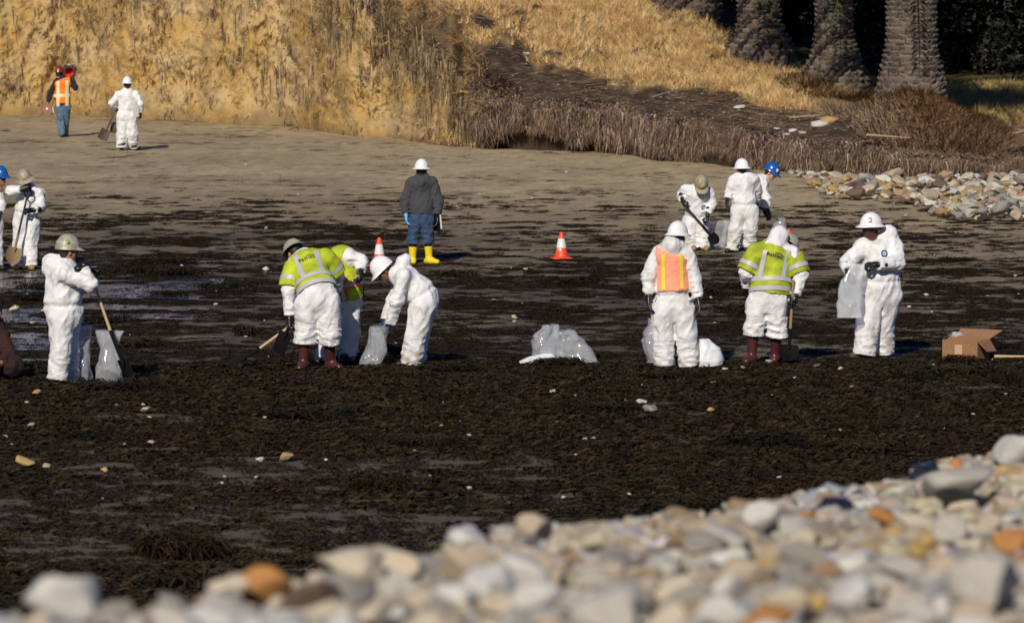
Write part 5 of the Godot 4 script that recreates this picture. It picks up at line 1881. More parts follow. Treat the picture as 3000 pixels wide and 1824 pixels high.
func cone(at: Vector3, bas: Basis, h: float, label: String, sticker: bool) -> void:
	var t := thing("traffic_cone", at, label, "traffic cone", "orange traffic cones")
	t.basis = bas
	var rr := func(y: float) -> float: return lerpf(0.125, 0.032, y / h)
	for seg in [["body", 0.035, 0.43, "cone_red", 0.0], ["collar", 0.43, 0.77, "cone_white", 0.003], ["tip", 0.77, 1.0, "cone_red", 0.0]]:
		var mb := MB.new()
		var P := PackedVector3Array()
		for j in 8:
			var y: float = lerpf(seg[1], seg[2], j / 7.0) * h
			for i in 32:
				var a := TAU * i / 32.0
				var r: float = rr.call(y) + seg[4]
				if seg[0] == "tip" and j == 7: r *= 0.75
				P.append(Vector3(sin(a) * r, y, cos(a) * r))
		mb.grid(P, 32, 8, true, false)
		part(seg[0], mb, M[seg[3]], t)
	var inner := MB.new()
	var Q := PackedVector3Array()
	for j in 6:
		var y := lerpf(0.0, 0.97, j / 5.0) * h
		for i in 32:
			var a := TAU * i / 32.0
			Q.append(Vector3(sin(a), 0, cos(a)) * (rr.call(y) - 0.004) + Vector3(0, y, 0))
	inner.grid(Q, 32, 6, true, true)
	part("lining", inner, M.cone_red, t)
	var b := MB.new()
	var R := PackedVector3Array()
	for j in 6:
		for i in 48:
			var a := TAU * i / 48.0
			var sq := 0.175 / maxf(maxf(absf(sin(a)), absf(cos(a))), 0.78)
			var r: float = [0.118, sq, sq, sq * 0.97, 0.14, 0.124][j]
			R.append(Vector3(sin(a) * r, [0.0, 0.0, 0.022, 0.03, 0.036, 0.05][j], cos(a) * r))
	b.grid(R, 48, 6, true, false)
	part("base", b, M.cone_base if not sticker else M.cone_red, t)
	if sticker:
		var s := MB.new()
		var cols := [[-0.95, -0.25, 0.33, 0.4, "paper", 0.004], [-0.85, -0.6, 0.345, 0.385, "ink", 0.006]]
		for c in cols:
			s = MB.new()
			var P := PackedVector3Array()
			for j in 4:
				for i in 8:
					var a: float = lerpf(c[0], c[1], i / 7.0)
					var y: float = lerpf(c[2], c[3], j / 3.0) * h
					P.append(Vector3(sin(a) * (rr.call(y) + c[5]), y, cos(a) * (rr.call(y) + c[5])))
			s.grid(P, 8, 4, false, false)
			part("sticker", s, M[c[4]], t)

func panel(mb: MB, a: Vector3, b: Vector3, c: Vector3, d: Vector3, th: float) -> void:
	var n := (b - a).cross(d - a).normalized()
	var ctr := (a + b + c + d) * 0.25
	mb.quad(a + n * th, b + n * th, c + n * th, d + n * th, n)
	mb.quad(a - n * th, b - n * th, c - n * th, d - n * th, -n)
	var e := [a, b, c, d]
	for i in 4:
		var p: Vector3 = e[i]
		var q: Vector3 = e[(i + 1) % 4]
		mb.quad(p + n * th, q + n * th, q - n * th, p - n * th, (p + q) * 0.5 - ctr)

func cardboard_box() -> void:
	var at := ground_px(2838, 1050, 0.0)
	var t := thing("cardboard_box", at, "open brown cardboard box with raised flaps lying on the seaweed", "box", "", -0.5)
	var w := 0.27
	var h := 0.25
	var dp := 0.2
	var A := Vector3(-w, 0, dp)
	var B := Vector3(w * 0.75, 0, dp)
	var C := Vector3(w * 0.75, 0, -dp)
	var D := Vector3(-w, 0, -dp)
	var U := Vector3(0.0, h, 0)
	for s in [["side", A, B, B + U, A + U], ["side", D, C, C + U, D + U], ["side", A, D, D + U, A + U], ["side", B, C, C + U, B + U], ["bottom", A + Vector3(0, 0.01, 0), B + Vector3(0, 0.01, 0), C + Vector3(0, 0.01, 0), D + Vector3(0, 0.01, 0)],
			["flap", A + U, B + U, B + U + Vector3(-0.03, 0.05, -0.13), A + U + Vector3(0.04, 0.06, -0.13)], ["flap", D + U, C + U, C + U + Vector3(0.1, 0.1, -0.2), D + U + Vector3(0, 0.1, -0.2)],
			["flap", B + U, C + U, C + U + Vector3(0.1, -0.15, 0.0), B + U + Vector3(0.15, -0.12, 0.02)], ["flap", A + U, D + U, D + U + Vector3(0.08, 0.07, 0.0), A + U + Vector3(0.06, 0.05, 0.03)]]:
		var mb := MB.new()
		panel(mb, s[1], s[2], s[3], s[4], 0.003)
		part(s[0], mb, M.card, t)
	var lab := MB.new()
	lab.quad(Vector3(-0.1, 0.07, dp + 0.006), Vector3(0.0, 0.07, dp + 0.006), Vector3(0.0, 0.2, dp + 0.006), Vector3(-0.1, 0.2, dp + 0.006), Vector3.BACK)
	part("label", lab, M.card_pale, t)
	var tp := MB.new()
	tp.quad(Vector3(-w + 0.01, 0.225, dp + 0.0055), Vector3(w * 0.74, 0.225, dp + 0.0055), Vector3(w * 0.74, 0.236, dp + 0.0055), Vector3(-w + 0.01, 0.236, dp + 0.0055), Vector3.BACK)
	part("tape", tp, M.card_dark, t)
	sack("bluish film crumpled in the open cardboard box", [[at + Vector3(-0.1, 0.08, 0.0), 0.1, 0.08, 0], [at + Vector3(-0.13, 0.26, -0.02), 0.1, 0.08, 0.3], [at + Vector3(-0.15, 0.35, -0.04), 0.06, 0.04, 0.6]], "film_milky", {"closed": true})
	stick("tool_handle", [ground_px(2912, 1050, 0.03), ground_px(2960, 1051, 0.03), ground_px(3060, 1051, 0.03)], 0.024, "pale wooden tool handle lying beside the cardboard box", "tool handle", M.wood_new)

func J(base: Vector3, spec: Dictionary) -> Dictionary:
	var j := {}
	for k in spec:
		var p := spot(spec[k][0], spec[k][1], -base.z - (spec[k][2] if spec[k].size() > 2 else 0.0))
		j[k] = p - base
	return j

func L(base: Vector3, px: float, py: float, z := 0.0) -> Vector3:      # local to a person
	return spot(px, py, -base.z - z) - base

func build_people() -> void:
	var b: Vector3
	var j: Dictionary
	var W := "clean-up workers in white coveralls"
	# leaning on a shovel at the left, seen from behind his right side
	b = ground_px(182, 1124, 0.0)
	j = J(b, {"hd": [200, 735], "nk": [190, 772], "uc": [183, 803], "wa": [184, 892], "pv": [187, 925], "shL": [192, 805, -0.17], "elL": [240, 830, -0.3], "haL": [246, 790, -0.04], "shR": [192, 803, 0.19], "elR": [264, 832, 0.18], "haR": [246, 785, 0.2],
		"hipL": [197, 935, -0.1], "knL": [200, 1022, -0.12], "anL": [202, 1105, -0.14], "hipR": [178, 935, 0.1], "knR": [176, 1022, 0.12], "anR": [167, 1105, 0.14]})
	worker("man in white coverall and pale hard hat leaning with both hands on an upright shovel", b, j, {"group": W, "face": Vector3(1, 0, -0.45), "skin": "skin_tan", "fat": 1.12, "depth": 1.0, "hat": ["cap", "hat_cream"], "stickers": [[-1.9, 0.2, 0.022, "sticker_green", true]], "hood": [L(b, 172, 775), L(b, 150, 778), L(b, 141, 790)], "hood_r": [0.1, 0.115, 0.07], "grip": [1, 1], "toeL": Vector3(1, 0, -0.4), "toeR": Vector3(1, 0, -0.2), "handL": Vector3(0.9, 0.1, 0.2), "handR": Vector3(0.95, 0.12, -0.15), "palm": [Vector3(0, -1, 0), Vector3(0, -1, 0)]})
	shovel("shovel with a pale wooden handle and black blade under the leaning man's hands", spot(266, 806, -b.z + 0.05), spot(376, 1124, -b.z - 0.12), Vector3(1, 0.3, 0.45), "wood_new", "shovel_black", {"grip": true, "blade": 0.3, "socket": 0.36})
	sack("clear bag standing half hidden behind the leaning man's legs", [[spot(242, 1112, -b.z + 0.3), 0.1, 0.12, 0], [spot(240, 1060, -b.z + 0.3), 0.1, 0.12, 0.2], [spot(244, 955, -b.z + 0.3), 0.09, 0.1, 0.3]], "film_clear", {"filled": [0.1, 0.1, 21]})
	sack("clear bag with dark contents standing by the blade of the leaning man's shovel", [[spot(321, 1116, -b.z + 0.15), 0.165, 0.13, 0], [spot(320, 1075, -b.z + 0.15), 0.17, 0.14, 0.1], [spot(318, 1020, -b.z + 0.15), 0.1, 0.1, 0.2], [spot(320, 968, -b.z + 0.15), 0.17, 0.05, 0.2]], "film_clear", {"filled": [0.15, 0.11, 22]})
	# wiping his face
	b = ground_px(75, 788, 0.0)
	j = J(b, {"hd": [73, 528, 0.06], "nk": [86, 553], "uc": [86, 573], "wa": [76, 622], "pv": [76, 648], "shL": [56, 568], "elL": [31, 558, 0.2], "haL": [58, 556, 0.27], "shR": [114, 570], "elR": [117, 608, 0.12], "haR": [100, 615, 0.25], "hipL": [63, 655], "knL": [58, 715], "anL": [54, 776, 0.05], "hipR": [90, 655], "knR": [87, 715, 0.04], "anR": [88, 776, 0.12]})
	worker("man in white coverall and tan hat wiping his face with a black glove", b, j, {"group": W, "face": Vector3(0.5, -0.45, 1), "head_up": Vector3(-0.35, 1, 0.25), "skin": "skin_brown", "hat": ["full", "hat_tan"], "hat_tip": 0.15, "grip": [1, 1], "boots": "boot_tan", "toeL": Vector3(-0.2, 0, 1), "toeR": Vector3(0.3, 0, 1), "handL": Vector3(0.7, 0.1, 0.1), "handR": Vector3(-1, -0.05, 0.15), "palm": [Vector3(0.2, 0.2, -1), Vector3(0, -0.6, 0.8)]})
	shovel("shovel with a dark handle and tan blade held by the man wiping his face", spot(78, 576, -b.z - 0.3), spot(31, 776, -b.z - 0.42), Vector3(0.3, 0.2, 1), "handle_dark", "blade_tan", {"grip": true})
	# cut off by the left edge
	b = ground_px(-33, 790, 0.0)
	j = J(b, {"hd": [0, 520, 0.1], "nk": [-18, 545], "uc": [-28, 565], "wa": [-34, 625], "pv": [-33, 650], "shL": [-62, 566], "elL": [-72, 610], "haL": [-60, 640, 0.1], "shR": [-8, 568], "elR": [0, 600, 0.1], "haR": [0, 622, 0.22], "hipL": [-50, 655], "knL": [-52, 715], "anL": [-53, 778], "hipR": [-20, 655], "knR": [-16, 715], "anR": [-14, 778]})
	worker("worker in a blue hard hat, almost wholly cut off by the left edge", b, j, {"group": W, "face": Vector3(0.8, -0.4, 0.6), "skin": "skin_tan", "hat": ["cap", "hat_blue"], "stickers": [[0.9, 0.15, 0.028, "sticker_yellow", true]]})
	# crouching in maroon at the edge, nearest of all
	b = ground_px(-45, 1112, 0.0)
	j = J(b, {"hd": [-16, 912, 0.1], "nk": [-18, 945], "uc": [-28, 972], "wa": [-42, 1045], "pv": [-48, 1068], "shL": [-75, 985], "elL": [-88, 1040], "haL": [-70, 1070, 0.2], "shR": [2, 990, 0.1], "elR": [24, 1040, 0.22], "haR": [4, 1062, 0.42], "hipL": [-70, 1078], "knL": [-80, 1040, 0.35], "anL": [-75, 1098, 0.2], "hipR": [-14, 1080], "knR": [34, 1072, 0.3], "anR": [20, 1098, 0.05]})
	worker("person crouching in dark maroon clothes, cut off by the left edge", b, j, {"face": Vector3(0.2, -0.3, 1), "skin": "skin_tan", "top": "maroon", "trousers": "maroon_dark", "hem": j.pv + Vector3(0, -0.05, 0), "fat": 1.15, "leg": 1.1, "gloves": ["", ""], "hair": "hair"})
	# the man carrying a cone
	b = ground_px(180, 403, 0.0)
	j = J(b, {"hd": [172, 214], "nk": [176, 227], "uc": [182, 241], "wa": [181, 288], "pv": [182, 304], "shL": [163, 241], "elL": [147, 271], "haL": [140, 298, 0.05], "shR": [203, 239], "elR": [220, 257, 0.02], "haR": [214, 236, -0.05], "hipL": [174, 311], "knL": [177, 355], "anL": [180, 392, 0.05], "hipR": [193, 311], "knR": [191, 352, -0.12], "anR": [189, 390, -0.3]})
	worker("man in orange vest and brown hard hat walking off, a cone on his shoulder", b, j, {"face": Vector3(0.15, 0, -1), "skin": "skin_tan", "hat": ["cap", "hat_brown"], "top": "navy", "trousers": "jeans_light", "hem": j.pv + Vector3(0, -0.04, 0), "leg": 0.8, "arm": 0.82, "fat": 0.96, "gloves": ["", "glove_black"], "boots": "boot_grey", "crinkle": 0.7, "grip": [1, 1], "vest": {"mat": "vest_orange", "hem": L(b, 180, 302), "hem_up": Vector3(-0.08, 1, 0), "layers": [[0.085, "band_yellow", 0.0], [0.045, "band_silver", 0.005]], "bands": [0.4], "braces": [[-0.1, -0.1, 1.08, 0.0], [0.13, -0.1, 1.08, 0.0]]}})
	var cb := spot(201, 211, -b.z - 0.03)
	cone(cb, aim(Vector3(0, 1, 0.3), Vector3(-0.12, 0.28, -1.0)).rotated(Vector3(-0.12, 0.28, -1.0).normalized(), 0.25), 0.7, "traffic cone carried on the shoulder of the man in the orange vest, base showing", false)
	var cbd := thing("cardboard_sheet", spot(139, 318, -b.z - 0.08), "flat brown box with a small white label carried by the man in the orange vest", "box")
	var cm := MB.new()
	cm.box(Vector3.ZERO, Vector3(0.125, 0.0, 0.0), Vector3(0, 0.115, 0), Vector3(0, 0, 0.04))
	part("box", cm, M.card_red, cbd)
	cm = MB.new()
	cm.box(Vector3(-0.02, -0.0, 0.042), Vector3(0.025, 0, 0), Vector3(0, 0.028, 0), Vector3(0, 0, 0.001))
	part("label", cm, M.paper, cbd)
	cm = MB.new()
	cm.box(Vector3(0.135, -0.01, 0.0), Vector3(0.006, 0.02, 0), Vector3(-0.02, 0.1, 0), Vector3(0, 0, 0.03))
	part("tape", cm, M.paper, cbd)
	# the man walking behind him in white
	b = ground_px(373, 441, 0.0)
	j = J(b, {"hd": [372, 247], "nk": [372, 261], "uc": [371, 279], "wa": [370, 323], "pv": [370, 338], "shL": [347, 277], "elL": [326, 303], "haL": [338, 318, -0.12], "shR": [396, 277], "elR": [411, 305, 0.04], "haR": [411, 326, -0.02], "hipL": [360, 342], "knL": [356, 392], "anL": [355, 430, 0.05], "hipR": [382, 342], "knR": [386, 390], "anR": [391, 428, -0.15]})
	worker("man in white coverall and white hat walking away with shovels and a folded bag", b, j, {"group": W, "face": Vector3(0, 0, -1), "skin": "skin_brown", "hat": ["full", "hat_white"], "leg": 1.12, "fat": 1.1, "tape": [true, true], "toeR": Vector3(0.7, 0, -0.7), "grip": [1, 1]})
	shovel("rusty square shovel hanging lowest from the hand of the walking man in white", spot(345, 308, -b.z + 0.1), spot(297, 408, -b.z - 0.1), Vector3(0.4, 0.5, 1), "handle_dark", "blade_rust", {"square": true, "blade": 0.27, "width": 0.125})
	shovel("second rusty shovel, half hidden by the leg of the walking man in white", spot(346, 306, -b.z + 0.2), spot(334, 390, -b.z + 0.15), Vector3(-0.2, 0.3, 1), "handle_dark", "blade_rust", {"square": true, "blade": 0.27, "width": 0.11})
	sack("folded clear bag under the right arm of the walking man in white", [[spot(402, 342, -b.z - 0.14), 0.05, 0.04, 0], [spot(395, 318, -b.z - 0.17), 0.09, 0.05, 0.2], [spot(389, 292, -b.z - 0.18), 0.06, 0.03, 0.2]], "film_milky", {"closed": true})
	# the supervisor in the grey hoodie
	b = ground_px(1232, 772, 0.0)
	j = J(b, {"hd": [1235, 499], "nk": [1236, 515], "uc": [1235, 540], "wa": [1235, 600], "pv": [1235, 628], "shL": [1205, 534], "elL": [1186, 587], "haL": [1189, 622, 0.04], "shR": [1266, 534], "elR": [1284, 587], "haR": [1282, 626, 0.04], "hipL": [1220, 643], "knL": [1210, 703], "anL": [1208, 760], "hipR": [1250, 643], "knR": [1254, 703], "anR": [1257, 760]})
	worker("man in a grey hooded sweatshirt, jeans and yellow boots standing with his back turned", b, j, {"face": Vector3(0.05, 0, -1), "skin": "skin_brown", "hat": ["full", "hat_white"], "top": "hoodie", "top_name": "hooded_sweatshirt", "trousers": "jeans", "hem": j.pv + Vector3(0, 0.02, 0), "hood": [L(b, 1224, 520, 0.08), L(b, 1236, 530, 0.13), L(b, 1248, 520, 0.08)], "hood_r": [0.05, 0.065, 0.05], "leg": 0.82, "arm": 0.95, "pant_end": 0.16, "pant_r": 0.098, "boots": "boot_yellow", "boot_name": "overshoe", "boot_h": 0.29, "boot_r": 0.072, "boot_top": [[0.27, 0.44], [0.27, 0.42]], "gloves": ["glove_blue", "glove_black"], "toeL": Vector3(-0.4, 0, -1), "toeR": Vector3(0.8, 0, 0.5)})
	var bk := thing("folder", spot(1280, 652, -b.z - 0.05), "black folder held at his side by the man in the grey hoodie", "folder")
	var bm := MB.new()
	bm.box(Vector3.ZERO, Vector3(0.06, 0, 0.09), Vector3(-0.012, 0.145, 0), Vector3(0.012, 0, -0.008))
	part("cover", bm, M.glove_black, bk)
	bm = MB.new()
	bm.box(Vector3(0.066, 0.02, 0.092), Vector3(0.003, 0, 0.0045), Vector3(-0.01, 0.12, 0), Vector3(0.009, 0, -0.006))
	part("pages", bm, M.paper, bk)
	# bending over a bag
	b = ground_px(1212, 1075, 0.0)
	j = J(b, {"hd": [1124, 795], "nk": [1158, 802], "uc": [1186, 815], "wa": [1234, 862], "pv": [1240, 888], "shL": [1180, 812, -0.18], "elL": [1152, 880, -0.22], "haL": [1130, 936, -0.14], "shR": [1180, 812, 0.2], "elR": [1160, 882, 0.24], "haR": [1144, 944, 0.16], "hipL": [1240, 898, -0.1], "knL": [1226, 985, -0.11], "anL": [1216, 1062, -0.14], "hipR": [1236, 898, 0.1], "knR": [1218, 985, 0.11], "anR": [1206, 1062, 0.12]})
	worker("man in white coverall and white hard hat bending down to a bag with blue gloves", b, j, {"group": W, "face": Vector3(-1, -0.75, 0.25), "head_up": Vector3(-0.75, 1, 0.0), "twist": true, "skin": "skin_brown", "hat": ["cap", "hat_white"], "hat_tip": 0.1, "fat": 1.05, "depth": 1.15, "leg": 1.1, "hood": [L(b, 1178, 795), L(b, 1182, 768), L(b, 1192, 758)], "hood_r": [0.09, 0.08, 0.055], "gloves": ["glove_navy", "glove_navy"], "grip": [1, 1], "toeL": Vector3(-1, 0, 0), "toeR": Vector3(-1, 0, 0.2), "palm": [Vector3(-0.6, 0, 1), Vector3(-0.6, 0, -1)]})
	var sc := MB.new()
	var neck := thing("scarf", b + j.nk, "dark neckerchief round the neck of the bending man in white", "scarf")
	sc.tube([Vector3(-0.06, 0.02, 0), Vector3(0.01, 0.0, 0), Vector3(0.08, 0.0, 0)], [0.075, 0.088, 0.1], 16)
	part("cloth", sc, M.maroon_dark, neck)
	sack("clear bag held open at his feet by the bending man", [[spot(1082, 1080, -b.z - 0.1), 0.13, 0.12, 0], [spot(1096, 1040, -b.z - 0.1), 0.15, 0.13, 0.2], [spot(1104, 990, -b.z - 0.1), 0.13, 0.11, 0.3], [spot(1112, 955, -b.z - 0.12), 0.14, 0.1, 0.1]], "film_clear", {"crumple": 0.03, "filled": [0.1, 0.07, 23]})
	# the two who dig together
	b = ground_px(985, 1076, 0.0)
	b.z -= 0.5
	j = J(b, {"hd": [922, 800, 0.1], "nk": [958, 772], "uc": [984, 765], "wa": [1000, 850], "pv": [1000, 880], "shL": [955, 768, -0.15], "elL": [925, 830, 0.05], "haL": [905, 905, 0.2], "shR": [1008, 752, 0.1], "elR": [1043, 766, 0.12], "haR": [1044, 790, 0.2], "hipL": [978, 892], "knL": [957, 975], "anL": [938, 1062], "hipR": [1012, 892], "knR": [1012, 972], "anR": [1006, 1055]})
	b.x += 0.055
	worker("worker in lime and orange vest half hidden behind the bending lime shirt man", b, j, {"group": W, "face": Vector3(-0.8, -0.5, 0.3), "head_up": Vector3(-0.5, 1, 0), "twist": true, "skin": "skin_brown", "hat": ["cap", "hat_white"], "boots": "boot_black", "boot_h": 0.3, "tape": [true, true], "grip": [1, 1], "toeL": Vector3(-0.5, 0, 0.8), "toeR": Vector3(1, 0, 0.6), "vest": {"mat": "lime", "hem": j.pv + Vector3(0, 0.0, 0), "layers": [[0.1, "band_orange", 0.0], [0.045, "band_silver", 0.005]], "bands": [0.35], "braces": [[0.13, 0.0, 1.1, -0.02], [-0.12, 0.0, 1.1, 0.02]]}})
	shovel("long shovel with a pale wooden handle and black blade reaching out to the left", spot(1069, 795, -b.z - 0.22), spot(664, 1090, -b.z - 0.5), Vector3(0.25, 1, 0.3), "wood_new", "shovel_black", {"blade": 0.3, "socket": 0.2, "width": 0.13})
	b = ground_px(930, 1088, 0.0)
	j = J(b, {"hd": [862, 745, -0.5], "nk": [880, 752, -0.42], "uc": [898, 768, -0.33], "wa": [925, 838, -0.06], "pv": [930, 868, 0.02], "shL": [862, 780, -0.3], "elL": [846, 850, -0.2], "haL": [848, 922, -0.15], "shR": [955, 758, -0.38], "elR": [988, 805, -0.48], "haR": [985, 850, -0.62], "hipL": [902, 890], "knL": [893, 985], "anL": [888, 1074], "hipR": [957, 888], "knR": [966, 982], "anR": [969, 1073, -0.1]})
	worker("man in lime shirt bending away over a short shovel, in red boots", b, j, {"group": W, "face": Vector3(-0.6, -0.7, -0.8), "head_up": Vector3(-0.45, 1, -0.75), "skin": "skin_tan", "hat": ["full", "hat_cream"], "fat": 1.08, "leg": 1.05, "pant_end": 0.22, "boots": "boot_maroon", "boot_h": 0.36, "boot_r": 0.072, "grip": [1, 1], "toeL": Vector3(-0.25, 0, 1), "toeR": Vector3(0.7, 0, 0.8), "gloves": ["glove_black", "glove_black"],
		"vest": {"name": "lime_shirt", "mat": "lime", "sleeves": 0.9, "cuff": 0.62, "hem": j.pv.lerp(j.wa, 0.7), "layers": [[0.055, "band_grey", 0.0]], "bands": [0.14, 0.34], "braces": [[-0.12, 0.3, 1.05, -0.01], [0.12, 0.3, 1.05, 0.01]], "word": ["Patriot", -0.02, 0.86, 0.046, 0.1]}})
	shovel("short black shovel held upright behind the red boots of the bending man", spot(850, 945, -b.z + 0.1), spot(818, 1040, -b.z + 0.22), Vector3(-0.7, 0.2, 1), "handle_dark", "shovel_black", {"blade": 0.3, "socket": 0.08, "width": 0.1, "square": true})
	# orange mesh vest
	b = ground_px(1982, 1078, 0.0)
	j = J(b, {"hd": [1987, 694], "nk": [1980, 720], "uc": [1968, 748], "wa": [1968, 862], "pv": [1970, 892], "shL": [1930, 745], "elL": [1900, 815], "haL": [1901, 862, 0.06], "shR": [2010, 742], "elR": [2034, 815], "haR": [2044, 872, 0.08], "hipL": [1946, 908], "knL": [1943, 985], "anL": [1946, 1064], "hipR": [1997, 908], "knR": [2012, 985], "anR": [2020, 1066]})
	worker("man in white coverall with an orange mesh vest and white hat, seen from behind", b, j, {"group": W, "face": Vector3(0.55, 0, -1), "skin": "skin_brown", "hat": ["full", "hat_white"], "fat": 1.02, "leg": 1.08, "arm": 1.05, "hood": [L(b, 1952, 722, 0.06), L(b, 1966, 716, 0.09), L(b, 1986, 718, 0.04)], "hood_r": [0.08, 0.105, 0.08], "toeL": Vector3(-0.5, 0, -1), "toeR": Vector3(0.2, 0, -1),
		"vest": {"mat": "vest_pink", "hem": L(b, 1965, 850), "collar": 0.25, "armhole": 1.2, "grow": 0.03, "layers": [[0.042, "band_yellow", 0.0]], "braces": [[-0.11, 0.33, 1.05, 0.0], [0.12, 0.33, 1.05, -0.01]]}})
	sack("clear bag showing at the left of the orange vest man's leg", [[spot(1925, 1060, -b.z + 0.35), 0.13, 0.12, 0], [spot(1918, 1000, -b.z + 0.35), 0.15, 0.13, 0.2], [spot(1920, 930, -b.z + 0.35), 0.1, 0.08, 0.3]], "film_clear", {"crumple": 0.03})
	sack("full white plastic bag on the sand right of the orange vest man", [[spot(2075, 1080, -b.z + 0.12), 0.15, 0.15, 0], [spot(2078, 1055, -b.z + 0.12), 0.18, 0.17, 0.2], [spot(2074, 1020, -b.z + 0.12), 0.15, 0.14, 0.5], [spot(2062, 994, -b.z + 0.12), 0.07, 0.06, 0.7]], "film_white", {"closed": true, "crumple": 0.02})
	# lime shirt seen square from behind
	b = ground_px(2243, 1068, 0.0)
	j = J(b, {"hd": [2308, 728, -0.34], "nk": [2292, 722, -0.22], "uc": [2272, 742, -0.16], "wa": [2258, 842], "pv": [2251, 868], "shL": [2216, 740, -0.1], "elL": [2186, 800, -0.04], "haL": [2188, 836, -0.16], "shR": [2322, 742, -0.12], "elR": [2346, 806, -0.05], "haR": [2330, 862, 0.08], "hipL": [2224, 885], "knL": [2208, 960], "anL": [2203, 1056], "hipR": [2277, 885], "knR": [2277, 962], "anR": [2270, 1052, -0.08]})
	worker("man in a lime shirt with grey bands standing over an upright shovel, in red boots", b, j, {"group": W, "face": Vector3(0.7, -0.7, -0.9), "head_up": Vector3(0.55, 1, -0.5), "skin": "skin_brown", "hat": ["full", "hat_cream"], "fat": 1.12, "leg": 1.02, "pant_end": 0.22, "boots": "boot_maroon", "boot_h": 0.36, "boot_r": 0.072, "toeL": Vector3(-0.5, 0, 0.9), "toeR": Vector3(0.1, 0, -1), "grip": [1, 1], "palm": [null, Vector3(-0.4, 0, 1)], "hood": [L(b, 2272, 716, -0.12), L(b, 2284, 690, -0.16), L(b, 2286, 672, -0.2)], "hood_r": [0.115, 0.1, 0.055],
		"vest": {"name": "lime_shirt", "mat": "lime_dirty", "sleeves": 0.95, "cuff": 0.66, "collar": 0.3, "hem": j.pv.lerp(j.wa, 0.55), "hem_up": Vector3(0.2, 1, 0), "layers": [[0.055, "band_grey", 0.0]], "bands": [0.12, 0.34], "braces": [[-0.16, 0.34, 1.0, 0.02], [0.13, 0.34, 1.0, 0.02]], "word": ["Patriot", -0.02, 0.87, 0.046, -0.08]}})
	shovel("worn wooden handled shovel standing at the right hand of the second lime shirt man", spot(2326, 820, -b.z - 0.12), spot(2310, 1056, -b.z - 0.1), Vector3(0.0, 0.2, 1), "wood_worn", "shovel_black", {"blade": 0.2, "socket": 0.2, "width": 0.12})
	# the three by the far bag
	b = ground_px(2040, 733, 0.0)
	j = J(b, {"hd": [2055, 541, 0.24], "nk": [2050, 552, 0.12], "uc": [2043, 570, 0.06], "wa": [2038, 630], "pv": [2038, 648], "shL": [2010, 556, 0.04], "elL": [1997, 574, -0.05], "haL": [1999, 582, 0.12], "shR": [2076, 565, 0.06], "elR": [2086, 600, 0.04], "haR": [2074, 624, 0.16], "hipL": [2024, 655], "knL": [2023, 693, 0.06], "anL": [2032, 722, 0.05], "hipR": [2054, 655], "knR": [2060, 693, 0.05], "anR": [2061, 724, 0.08]})
	worker("man in white coverall and tan hat bowing over a shovel and clear bag", b, j, {"group": W, "face": Vector3(0.15, -1.15, 1), "head_up": Vector3(0, 0.75, 1), "skin": "skin_tan", "hat": ["cap", "hat_tan"], "stickers": [[0.0, 0.35, 0.025, "sticker_yellow", true]], "boots": "boot_tan", "toeL": Vector3(0, 0, 1), "toeR": Vector3(0.3, 0, 1), "leg": 0.98, "grip": [1, 1], "handL": Vector3(0.2, -0.8, 0.6), "handR": Vector3(-0.1, -1, 0.3), "emblem": [0.13, 0.6, 0.042]})
	shovel("dark handled shovel sloping down into the far clear bag", spot(2004, 598, -b.z - 0.26), spot(2104, 712, -b.z - 0.16), Vector3(-0.5, 0.5, 1), "handle_dark", "shovel_black", {"blade": 0.2, "width": 0.09})
	b = ground_px(2174, 739, 0.0)
	j = J(b, {"hd": [2173, 497], "nk": [2178, 510], "uc": [2180, 528], "wa": [2181, 598], "pv": [2182, 612], "shL": [2152, 526], "elL": [2138, 565], "haL": [2133, 581, 0.06], "shR": [2209, 526], "elR": [2220, 562, -0.15], "haR": [2218, 590, -0.25], "hipL": [2167, 622], "knL": [2156, 672], "anL": [2144, 726], "hipR": [2198, 622], "knR": [2201, 670], "anR": [2196, 716, -0.12]})
	worker("man in white coverall and white hat standing with his back turned beside the far bag", b, j, {"group": W, "face": Vector3(-0.45, 0, -1), "skin": "skin_tan", "hat": ["full", "hat_white"], "fat": 1.08, "tape": [true, false], "leg": 1.0, "toeL": Vector3(-0.6, 0, 0.9), "toeR": Vector3(1, 0, -0.3)})
	b = ground_px(2192, 728, 0.0)
	b.z -= 0.25
	j = J(b, {"hd": [2260, 506, 0.06], "nk": [2241, 519], "uc": [2226, 538], "wa": [2206, 600], "pv": [2198, 618], "shL": [2226, 536, -0.17], "elL": [2228, 580, -0.22], "haL": [2238, 612, -0.2], "shR": [2233, 538, 0.17], "elR": [2244, 582, 0.22], "haR": [2247, 608, 0.24], "hipL": [2194, 626, -0.09], "knL": [2186, 675, -0.1], "anL": [2184, 718, -0.1], "hipR": [2192, 626, 0.09], "knR": [2180, 675, 0.08], "anR": [2172, 720, 0.06]})
	worker("man in white coverall and blue hard hat stooping to the right behind the others", b, j, {"group": W, "face": Vector3(1, -0.55, 0.3), "head_up": Vector3(0.5, 1, 0.1), "twist": true, "skin": "skin_pale", "hat": ["cap", "hat_blue"], "stickers": [[-0.75, 0.05, 0.025, "paper", true]], "tape": [false, true], "depth": 1.1, "boots": "boot_black", "toeL": Vector3(1, 0, 0), "toeR": Vector3(1, 0, 0.3), "handR": Vector3(0.25, -1, 0.1), "palm": [null, Vector3(-0.5, 0, -1)]})
	sack("large clear bag between the bowed man and the man with his back turned", [[spot(2108, 742, -b.z - 0.25), 0.16, 0.16, 0], [spot(2103, 705, -b.z - 0.25), 0.2, 0.19, 0.1], [spot(2106, 665, -b.z - 0.25), 0.23, 0.2, 0.2], [spot(2106, 644, -b.z - 0.25), 0.22, 0.16, 0.3]], "film_clear", {"crumple": 0.035, "filled": [0.14, 0.12, 24]})
